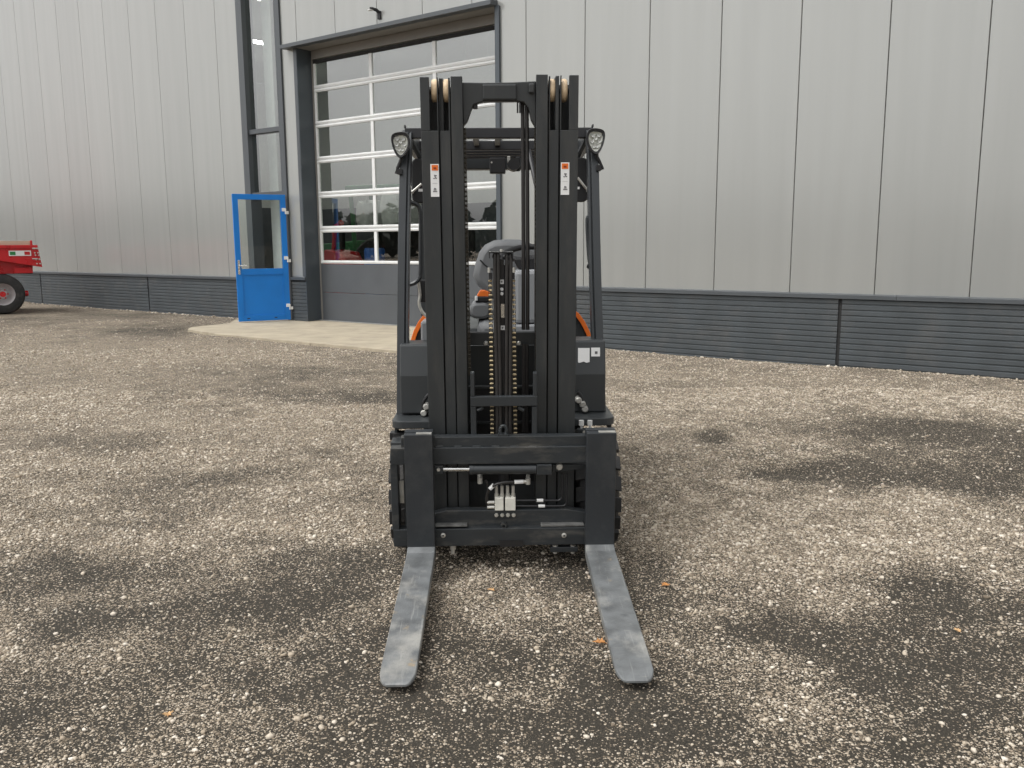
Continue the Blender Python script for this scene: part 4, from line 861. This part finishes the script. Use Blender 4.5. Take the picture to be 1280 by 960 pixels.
part('mudguard_lip', bbx(487, 541, 512, 550, FY+.06, FY+.12), 'black'); part('mudguard_lip', bbx(488, 553, 508, 558, FY-.1, FY+.0), 'body')
# front cowl panels, creased, left and right of the mast
CW = 0.50
for (p0, p1, sgn) in ((500, 560, -1), (700, 757, 1)):
    xa = bp_(p0, 480, CW)[0]; xb_ = bp_(p1, 480, CW)[0]; zt_ = bp_(520, 431.5 if sgn < 0 else 428.5, CW+.03)[1]; zc = bp_(520, 470, CW)[1]; zb_ = max(zf, zf2)+.034
    m = MB(); m.prism([(CW, zb_), (CW, zc), (CW+.03, zt_), (CW+.04, zt_+.004), (CW+.22, zt_+.004), (CW+.22, zb_)], 'x', xa, xb_); part('front_cowl', m, 'body', bevel=.006)
    part('cowl_foot', bbx(*((513, 521, 541, 531) if sgn < 0 else (722, 517, 747, 527)), CW-.012, CW), 'black', bevel=.002)
xa = bp_(560, 480, CW+.1)[0]; xb_ = bp_(700, 480, CW+.1)[0]
part('bulkhead', MB().box(xa-.05, xb_+.05, CW+.1, CW+.13, .45, bp_(630, 432, CW+.1)[1]), 'body', bevel=.004)
part('floor_plate', MB().box(xl+.12, xr-.12, CW+.14, 1.0, .5, .54), 'black')
# tilt cylinder ends and hoses by the cowl
for (px, py) in ((533, 508), (530, 516), (728, 505), (731, 511), (723, 500)):
    x_, z_ = bp_(px, py, CW-.03); part('tilt_pin', MB().lathe([(-.02, 0), (-.02, .011), (-.012, .016), (.03, .016)], (x_, CW-.03, z_), 'y', 10), 'zinc', bevel=0)
for sgn, q in ((-1, [(536, 493), (531, 499), (529, 507), (530, 520)]), (1, [(722, 490), (726, 495), (728, 505), (727, 515)])):
    part('tilt_hose', MB().tube(smoothp([(bp_(a, b, CW-.03)[0], CW-.03, bp_(a, b, CW-.03)[1]) for (a, b) in q]), .009, 8), 'black', bevel=0, smooth=True)
for px in (726.5, 737): x_, z_ = bp_(px, 528, FY); part('reservoir_cap', MB().cyl((x_, FY-.01, z_-.012), (x_, FY-.01, z_+.012), .012, 10).cyl((x_, FY-.01, z_-.03), (x_, FY-.01, z_-.012), .006, 8), 'whiteplastic', bevel=0)
part('pipe_bridge', bbx(722, 536, 760, 540, FY-.03, FY), 'body'); x_, z_ = bp_(731, 541, FY-.04); part('bridge_bolt', MB().cyl((x_, FY-.05, z_), (x_, FY-.03, z_), .009, 8), 'zinc', bevel=0)
# paper labels on the right cowl
def crease_y(py): return CW+.03*max(0, min(1, (470-py)/39))
def paper(px0, py0, px1, py1, tear=False):
    y0 = crease_y(py0)-.004; y1 = crease_y(py1)-.004; P = []
    q = [(px0, py0), (px1, py0), (px1, py1-1), (px1-4, py1), (px0+(px1-px0)*.5, py1-1.5), (px0+2, py1), (px0, py1-.5)] if tear else [(px0, py0), (px1, py0), (px1, py1), (px0, py1)]
    vs = []
    for d in (0, .001):
        for (a, b) in q: y = crease_y(b)-.004+d; x_, z_ = bp_(a, b, y); vs.append((x_, y, z_))
    n = len(q); return part('paper_label', MB().add(vs, [tuple(range(n)), tuple(range(2*n-1, n-1, -1))]+[(i, (i+1) % n, n+(i+1) % n, n+i) for i in range(n)]), 'sticker', bevel=0)
paper(722.5, 435, 737, 453.5, True); pq = paper(739, 434.5, 750, 445.5)
x_, z_ = bp_(744.5, 440, CW+.04); part('print_mark', MB().box(x_-.006, x_+.006, crease_y(440)-.0065, crease_y(440)-.0055, z_-.006, z_+.006), 'ink', pq, bevel=0)
# overhead guard
GY0, GY1, GYR = 0.56, 0.84, 2.0
def gpt(px, py, y): x_, z_ = bp_(px, py, y); return (x_, y, z_)
prof = [(-.026, -.036), (.010, -.036), (.012, -.028), (.016, -.028), (.018, -.036), (.027, -.036), (.027, .036), (-.026, .036)]
zr = bp_(620, 167, GY1+.05)[1]
for sgn, (q0, q1, q2) in ((-1, ((503.5, 528), (504.5, 350), (507.5, 195))), (1, ((750, 523), (744, 350), (740.5, 190)))):
    p0 = Vector(gpt(*q0, GY0)); p1 = Vector(gpt(*q1, GY0+.12)); p2 = Vector(gpt(*q2, GY1)); p3 = Vector((p2.x, GY1+.08, zr-.02)); p4 = Vector((p2.x, GY1+.2, zr)); p5 = Vector((p2.x, GYR, zr-.03)); p6 = Vector((p2.x*1.0, GYR+.1, zr-.12)); p7 = Vector((p2.x*1.05, GYR+.14, .95))
    path = smoothp([p0, p1, p2, p3, p4], 4)+[p5, p6, p7]
    part('guard_pillar', MB().sweep(path, prof if sgn < 0 else [(-a, b) for a, b in prof][::-1]), 'guard', bevel=.002)
    gx0 = p2.x
    if sgn < 0: gxl = p2.x
    else: gxr = p2.x
part('guard_front_bar', MB().box(gxl-.01, gxr+.01, GY1+.06, GY1+.11, zr-.02, zr+.03), 'blackm', bevel=.004)
for s_ in (gxl-.012, gxr+.004): part('guard_bar_tip', MB().box(s_, s_+.008, GY1+.055, GY1+.1, zr+.03, zr+.045), 'blackm')
for i in range(4): y = GY1+.52+i*.15; part('guard_slat', MB().box(gxl+.02, gxr-.02, y, y+.035, zr-.03, zr+.02), 'blackm', bevel=.004)
for px in (595, 622): x_ = bp_(px, 175, GY1+.3)[0]; part('guard_brace', MB().box(x_-.015, x_+.015, GY1+.11, GY1+.52, zr-.01, zr+.015), 'guard', bevel=.003)
part('guard_rear_bar', MB().box(gxl+.02, gxr-.02, GYR-.06, GYR+.04, zr-.085, zr-.005), 'guard', bevel=.006)
for (q0, q1) in (((513, 175), (527, 200)), ((734, 172), (722, 196))): part('guard_gusset', MB().tube([gpt(*q0, GY1+.1), gpt(*q1, GY1+.15)], .014, 8), 'guard', bevel=0)
part('rear_camera', bbx(612, 197, 632, 216.5, GY1+.2, GY1+.26), 'black', bevel=.005); x_, y_, z_ = gpt(614.5, 203, GY1+.2); part('camera_screw', MB().cyl((x_, y_-.004, z_), (x_, y_, z_), .005, 8), 'zinc', bevel=0)
x_, y_, z_ = gpt(642, 206, GY1+.24); part('spot_lamp', MB().lathe([(0, 0), (0, .03), (.06, .034), (.08, .02), (.09, 0)], (x_, y_-.03, z_), 'y', 18), 'black', bevel=0, smooth=True)
part('lamp_bracket', bbx(645, 196, 650, 214, GY1+.25, GY1+.27), 'black'); part('lamp_bracket', bbx(634, 195, 638, 203, GY1+.25, GY1+.27), 'zinc')
part('guard_stay', MB().tube([gpt(661, 188, GY1+.3), gpt(671, 235, GY1+.1)], .012, 8), 'blackm', bevel=0)
# headlights: rounded triangular LED lamps on stalks
def headlight(cx, cy, sgn):
    y = GY1-.10; c = gpt(cx, cy, y); k = abs(gpt(cx+1, cy, y)[0]-c[0])
    ol = [(-9.5, -14), (-4, -16), (3, -16.5), (9, -14.5), (11.5, -9), (11.5, -2), (9.5, 5), (6, 11), (2, 15), (-2, 15.5), (-6, 11.5), (-9.5, 4), (-11.5, -4), (-11.6, -10)]
    ol = [(-sgn*u if sgn > 0 else u, v) for u, v in ol]
    P2 = [Vector((u, v, 0)) for u, v in ol]; n = len(P2); sm_ = []
    for i in range(n):
        p0, p1, p2, p3 = P2[i-1], P2[i], P2[(i+1) % n], P2[(i+2) % n]
        for q in range(3): t = q/3; sm_.append(.5*((2*p1)+(p2-p0)*t+(2*p0-5*p1+4*p2-p3)*t*t+(3*p1-p0-3*p2+p3)*t**3))
    n = len(sm_)
    def ring(s_, yy): return [(c[0]+p.x*k*s_, yy, c[2]-p.y*k*s_) for p in sm_]
    def loft(rings, cap0=False, cap1=False):
        vs = [v for r in rings for v in r]; fs = []
        for j in range(len(rings)-1):
            for i in range(n): fs.append((j*n+i, j*n+(i+1) % n, (j+1)*n+(i+1) % n, (j+1)*n+i))
        if cap0: fs.append(tuple(range(n)))
        if cap1: fs.append(tuple(range((len(rings)-1)*n, len(rings)*n))[::-1])
        return MB().add(vs, fs)
    h = loft([ring(.74, y+.012), ring(.78, y-.004), ring(.95, y-.006), ring(1.0, y+.006), ring(.98, y+.03), ring(.6, y+.075)], False, True).obj('headlight', M['black'], fk, smooth=True, label='rounded triangular work light with clear lens in black bezel')
    loft([ring(.76, y+.010), ring(.3, y+.022)], False, True).obj('reflector', M['lens'], h)
    for (u, v) in ((-4, -8), (3.5, -8), (-5, -1), (4.5, -1), (-2, 5), (2.2, 5), (0, -4.5)):
        u = -u*sgn if sgn > 0 else u
        MB().lathe([(0, 0), (0, .002), (-.006, .0075), (-.007, .009), (0, .0095)], (c[0]+u*k, y+.012, c[2]-v*k), 'y', 10).obj('light_cup', M['alu'], h, smooth=True)
    loft([ring(.775, y+.001), ring(.77, y-.001)], True, True).obj('lens', M['clear'], h)
    pil = Vector(gpt(507 if sgn < 0 else 740.5, 195, GY1))
    MB().tube([(c[0], y+.05, c[2]), (pil.x, GY1-.03, c[2]-.02)], .013, 8).obj('lamp_stalk', M['black'], h)
    return c
headlight(500.5, 181.5, -1); headlight(744.8, 177, 1)
for q in (((502, 197), (497, 210), (495, 216), (500, 217), (501, 211)), ((745, 193), (750, 203), (753.5, 211), (748, 212.5), (746.5, 207))):
    part('marker_bracket', MB().tube([gpt(*a, GY1-.06) for a in q], .008, 8).box(gpt(*q[3], GY1-.06)[0]-.012, gpt(*q[3], GY1-.06)[0]+.012, GY1-.08, GY1-.03, gpt(*q[3], GY1-.06)[2]-.004, gpt(*q[3], GY1-.06)[2]+.022), 'black', bevel=0)
# mirrors behind the mast
for (x0_, x1_, y0_, y1_, sg) in ((515, 534, 198, 254, -1), (712, 736, 197, 252.5, 1)):
    yy = GY1+.12; xa, za = bp_(x0_, y1_, yy); xb_, zb_ = bp_(x1_, y0_, yy); r = .03
    o = part('mirror', MB().prism(rrect(xa, xb_, za, zb_, r), 'y', yy, yy+.035), 'black', bevel=.006)
    q = ((527, 230), (520, 236), (515, 240)) if sg < 0 else ((722, 222), (729, 231), (735, 238))
    part('mirror_arm', MB().tube([gpt(*a, yy-.02) for a in q], .0065, 8).cyl(gpt(*q[2], yy-.02), (gpt(*q[2], yy)[0], yy+.02, gpt(*q[2], yy)[2]), .01, 8), 'zinc', o, bevel=0)
    part('mirror_tag', bbx(*((523, 236, 529, 239.5) if sg < 0 else (722, 233.5, 724.5, 236.5)), yy-.004, yy-.001), 'sticker', o, bevel=0)
# grab handles
part('grab_handle', MB().tube(smoothp([gpt(*a, GY0+.3) for a in ((509, 248), (514, 253), (521, 256), (525, 262), (526, 280), (526, 320), (525.5, 343), (522, 351), (515, 355), (510, 355.5))], 3), .011, 8), 'guard', bevel=0, smooth=True)
part('grab_handle', MB().tube(smoothp([gpt(*a, GY0+.2) for a in ((742, 268), (736.5, 270), (734.5, 278), (736, 310), (738, 330), (742, 335))], 3), .012, 8), 'guard', bevel=0, smooth=True)
x_, y_, z_ = gpt(737.5, 333, GY0+.17); part('handle_knob', MB().lathe([(0, 0), (0, .012), (.01, .016), (.03, .014), (.03, 0)], (x_, y_, z_), 'y', 14), 'black', bevel=0, smooth=True)
part('cab_cable', MB().tube(smoothp([gpt(*a, GY0+.32) for a in ((523, 352), (525, 368), (524, 380), (528, 390), (534, 396))], 3), .008, 8), 'zinc', bevel=0, smooth=True)
part('cable_sleeve', bbx(522, 350, 532, 378, GY0+.33, GY0+.37), 'black', bevel=.006)
# rear body with orange edge
HY = 1.0
ar = [(512.5, 428), (517, 414), (523, 402), (530, 393), (540, 388), (560, 386)]; ar2 = [(700, 383), (714, 385), (724, 392), (731, 402), (737, 414), (742, 428)]
prof_ = [bp_(*a, HY) for a in ar+ar2]; zb_ = .5
poly = [(prof_[0][0], zb_)]+prof_+[(prof_[-1][0], zb_)]
zmid = bp_(630, 412, HY)[1]
for P_, s_ in ((prof_[:6], -1), (prof_[6:], 1)):
    inner = [(P_[5][0] if s_ < 0 else P_[0][0]), zb_]
    pg = [(P_[0][0], zb_)]+P_+[(P_[5][0], zb_)] if s_ < 0 else [(P_[0][0], zb_)]+P_+[(P_[5][0], zb_)]
    part('rear_fender', MB().prism(pg, 'y', HY+.01, 2.0), 'body', bevel=.008)
    th = [(x+(.02 if s_ < 0 else -.02), z-.012) for x, z in P_]
    part('orange_trim', MB().prism(P_+th[::-1], 'y', HY-.012, HY+.06), 'orange', bevel=.002)
part('battery_hood', MB().box(prof_[5][0]-.01, prof_[6][0]+.01, HY+.05, 1.9, .5, zmid), 'body', bevel=.02)
part('counterweight', MB().prism([(prof_[0][0]+.02, .2), (prof_[-1][0]-.02, .2), (prof_[-1][0]-.02, .95), (prof_[-1][0]-.12, 1.0), (prof_[0][0]+.12, 1.0), (prof_[0][0]+.02, .95)], 'y', 1.9, 2.35), 'body', bevel=.03)
part('side_console', bbx(526, 402, 537, 428, HY-.2, HY), 'console', bevel=.01)
# seat, armrest, steering column
SY = 1.35
def seat_poly(pts, y): return [bp_(*a, y) for a in pts]
bk = [(591, 345), (594, 330), (599, 315), (606, 306), (617, 300.5), (632, 299), (650, 299.5), (662, 303), (672, 310), (678, 322), (682, 345), (680, 362), (662, 374), (610, 374), (605, 364), (597, 357)]
part('seat_backrest', MB().prism(seat_poly(bk, SY), 'y', SY, SY+.13), 'seat', bevel=.035, smooth=True)
part('backrest_seam', MB().tube([gpt(*a, SY-.002) for a in ((600, 325), (606, 331), (612, 336), (640, 338), (664, 335), (674, 326))], .004, 6), 'black', bevel=0)
cz = bp_(630, 395, SY-.2)[1]; part('seat_cushion', MB().box(bp_(597, 390, SY-.2)[0], bp_(668, 390, SY-.2)[0], SY-.42, SY+.02, cz-.13, cz-.01), 'seat', bevel=.04, smooth=True)
o = part('armrest', MB().prism(rrect(*[f(v) for f, v in ((lambda a: bp_(a, 388, SY-.3)[0], 588), (lambda a: bp_(a, 388, SY-.3)[0], 613))], bp_(600, 397.5, SY-.3)[1], bp_(600, 377.5, SY-.3)[1], .035), 'y', SY-.36, SY-.05), 'seat', bevel=.015, smooth=True)
part('armrest_post', bbx(598, 397, 614, 410, SY-.25, SY-.1), 'black', bevel=.01)
part('control_cap', MB().prism([bp_(*a, SY-.33) for a in ((596, 369.5), (600, 363), (606, 363), (613, 366), (612, 371), (598, 371))], 'y', SY-.34, SY-.27), 'orange', bevel=.004)
part('control_pod', bbx(594, 370.5, 614, 378, SY-.35, SY-.25), 'black', bevel=.006); part('control_button', bbx(593.5, 370, 597, 376, SY-.362, SY-.352), 'sticker', bevel=.003)
WY = 0.95; ctr = Vector(gpt(664, 327, WY)); rad = .16; tilt = math.radians(62); pts_ = []
for i in range(36):
    a = 2*math.pi*i/36; pts_.append(ctr+Vector((rad*math.cos(a), rad*math.sin(a)*math.sin(tilt), rad*math.sin(a)*math.cos(tilt))))
whl = part('steering_wheel', MB().tube(pts_, .015, 10, closed=True, up=Vector((0, -math.cos(tilt), math.sin(tilt)))), 'black', bevel=0, smooth=True)
m = MB(); m.cyl(ctr+Vector((0, .02, -.04)), ctr+Vector((0, -.005, .012)), .05, 18)
for a in (20, 160, 270):
    a = math.radians(a); e1 = ctr+Vector((rad*.95*math.cos(a), rad*.95*math.sin(a)*math.sin(tilt), rad*.95*math.sin(a)*math.cos(tilt))); m.cyl(ctr, e1, .014, 8)
m.obj('wheel_hub', M['black'], whl, smooth=True)
part('dash_pod', MB().prism([bp_(*a, WY-.1) for a in ((641, 322), (676, 320), (676, 334), (664, 338), (648, 337))], 'y', WY-.12, WY+.05), 'black', bevel=.012)
m = MB().prism([bp_(*a, WY-.2) for a in ((643, 338), (676, 337), (677, 404), (643, 405))], 'y', WY-.2, WY+.1); part('steering_console', m, 'console', bevel=.02)
part('console_base', MB().prism([bp_(*a, WY-.2) for a in ((640, 406), (678, 405), (680, 434), (638, 434))], 'y', WY-.22, WY+.1), 'console', bevel=.01)
part('pedal_panel', bbx(588, 436, 672, 470, CW+.075, CW+.095), 'body', bevel=.003)
part('hose_union', MB().tube([gpt(*a, CW+.06) for a in ((645, 466), (655, 464))], .006, 6), 'zinc', bevel=0); part('hose_union', MB().tube([gpt(*a, CW+.06) for a in ((662, 463), (670, 460))], .006, 6), 'zinc', bevel=0)

# ------------------------------------------------------------------ fallen leaves
def leaf(px, py, sz, rot, mt, lab):
    g_ = on_ground(px, py); zz = float(ground_h(np.array([g_.x]), np.array([g_.y]))[0])
    ol = [(0, -1.1), (.08, -.6), (.45, -.65), (.35, -.35), (.85, -.15), (.5, .05), (.7, .5), (.3, .45), (.15, .8), (0, 1.1), (-.15, .8), (-.35, .5), (-.7, .55), (-.5, .1), (-.85, -.1), (-.35, -.3), (-.45, -.6), (-.08, -.6)]
    vs = [(0, 0, .25*sz)]; r = random.Random(px)
    for (u, v) in ol: vs.append((u*sz, v*sz, sz*(.2+.35*abs(u)+r.uniform(0, .25))))
    n = len(ol); m = MB(); m.add(vs, [(0, 1+i, 1+(i+1) % n) for i in range(n)])
    o = m.obj('fallen_leaf', M[mt]); so_ = o.modifiers.new('thick', 'SOLIDIFY'); so_.thickness = .0012
    o.location = (g_.x, g_.y, zz+.004); o.rotation_euler = (r.uniform(-.2, .2), r.uniform(-.2, .2), rot); tag(o, lab, 'leaf', 'fallen leaves on the gravel')
leaf(614, 739, .019, .8, 'leaf2', 'pale brown fallen leaf on dark soil between the two forks')
leaf(750, 806, .025, 1.3, 'leaf', 'orange brown fallen leaf lying against a fork blade')
leaf(832, 734, .022, 2.1, 'leaf', 'small reddish fallen leaf on gravel outside the fork near a tyre')
leaf(211, 893, .02, .3, 'leaf2', 'pale curled fallen leaf lying alone among scattered stones')
leaf(1197, 788, .015, .3, 'leaf2', 'tiny yellowish leaf fragment lying on wet dark soil')

# ------------------------------------------------------------------ far wood beyond the yard (shows only as a reflection in panes and cladding)
lv = []; lf = []
for i in range(110):
    cx, cy = -82+rng.uniform(-6, 6), -70+170*i/110+rng.uniform(-1, 1); hh_ = rng.uniform(4.2, 6.6); rw = rng.uniform(2.0, 3.2)
    k = 150; d = rng.normal(size=(k, 3)); d /= np.linalg.norm(d, axis=1)[:, None]; rr = rng.uniform(.55, 1, k)[:, None]
    c_ = np.array([cx, cy, hh_*.5])+d*rr*np.array([rw, rw, hh_*.5])
    u = rng.normal(size=(k, 3)); u /= np.linalg.norm(u, axis=1)[:, None]; v = np.cross(u, d); v /= np.linalg.norm(v, axis=1)[:, None]+1e-6
    s_ = rng.uniform(.35, .7, k)[:, None]
    q = np.stack([c_-u*s_, c_+v*s_, c_+u*s_, c_-v*s_], 1).reshape(-1, 3); b0 = len(lv)*0+sum(len(a) for a in lv)
    lv.append(q); lf += [(b0+4*j, b0+4*j+1, b0+4*j+2, b0+4*j+3) for j in range(k)]
me = bpy.data.meshes.new('distant_wood'); me.from_pydata(np.concatenate(lv).tolist(), [], lf); me.materials.append(M['foliage'])
o = bpy.data.objects.new('distant_wood', me); COL.objects.link(o); o['kind'] = 'stuff'; tag(o, 'dark belt of trees across the yard mirrored in the panes', 'wood')
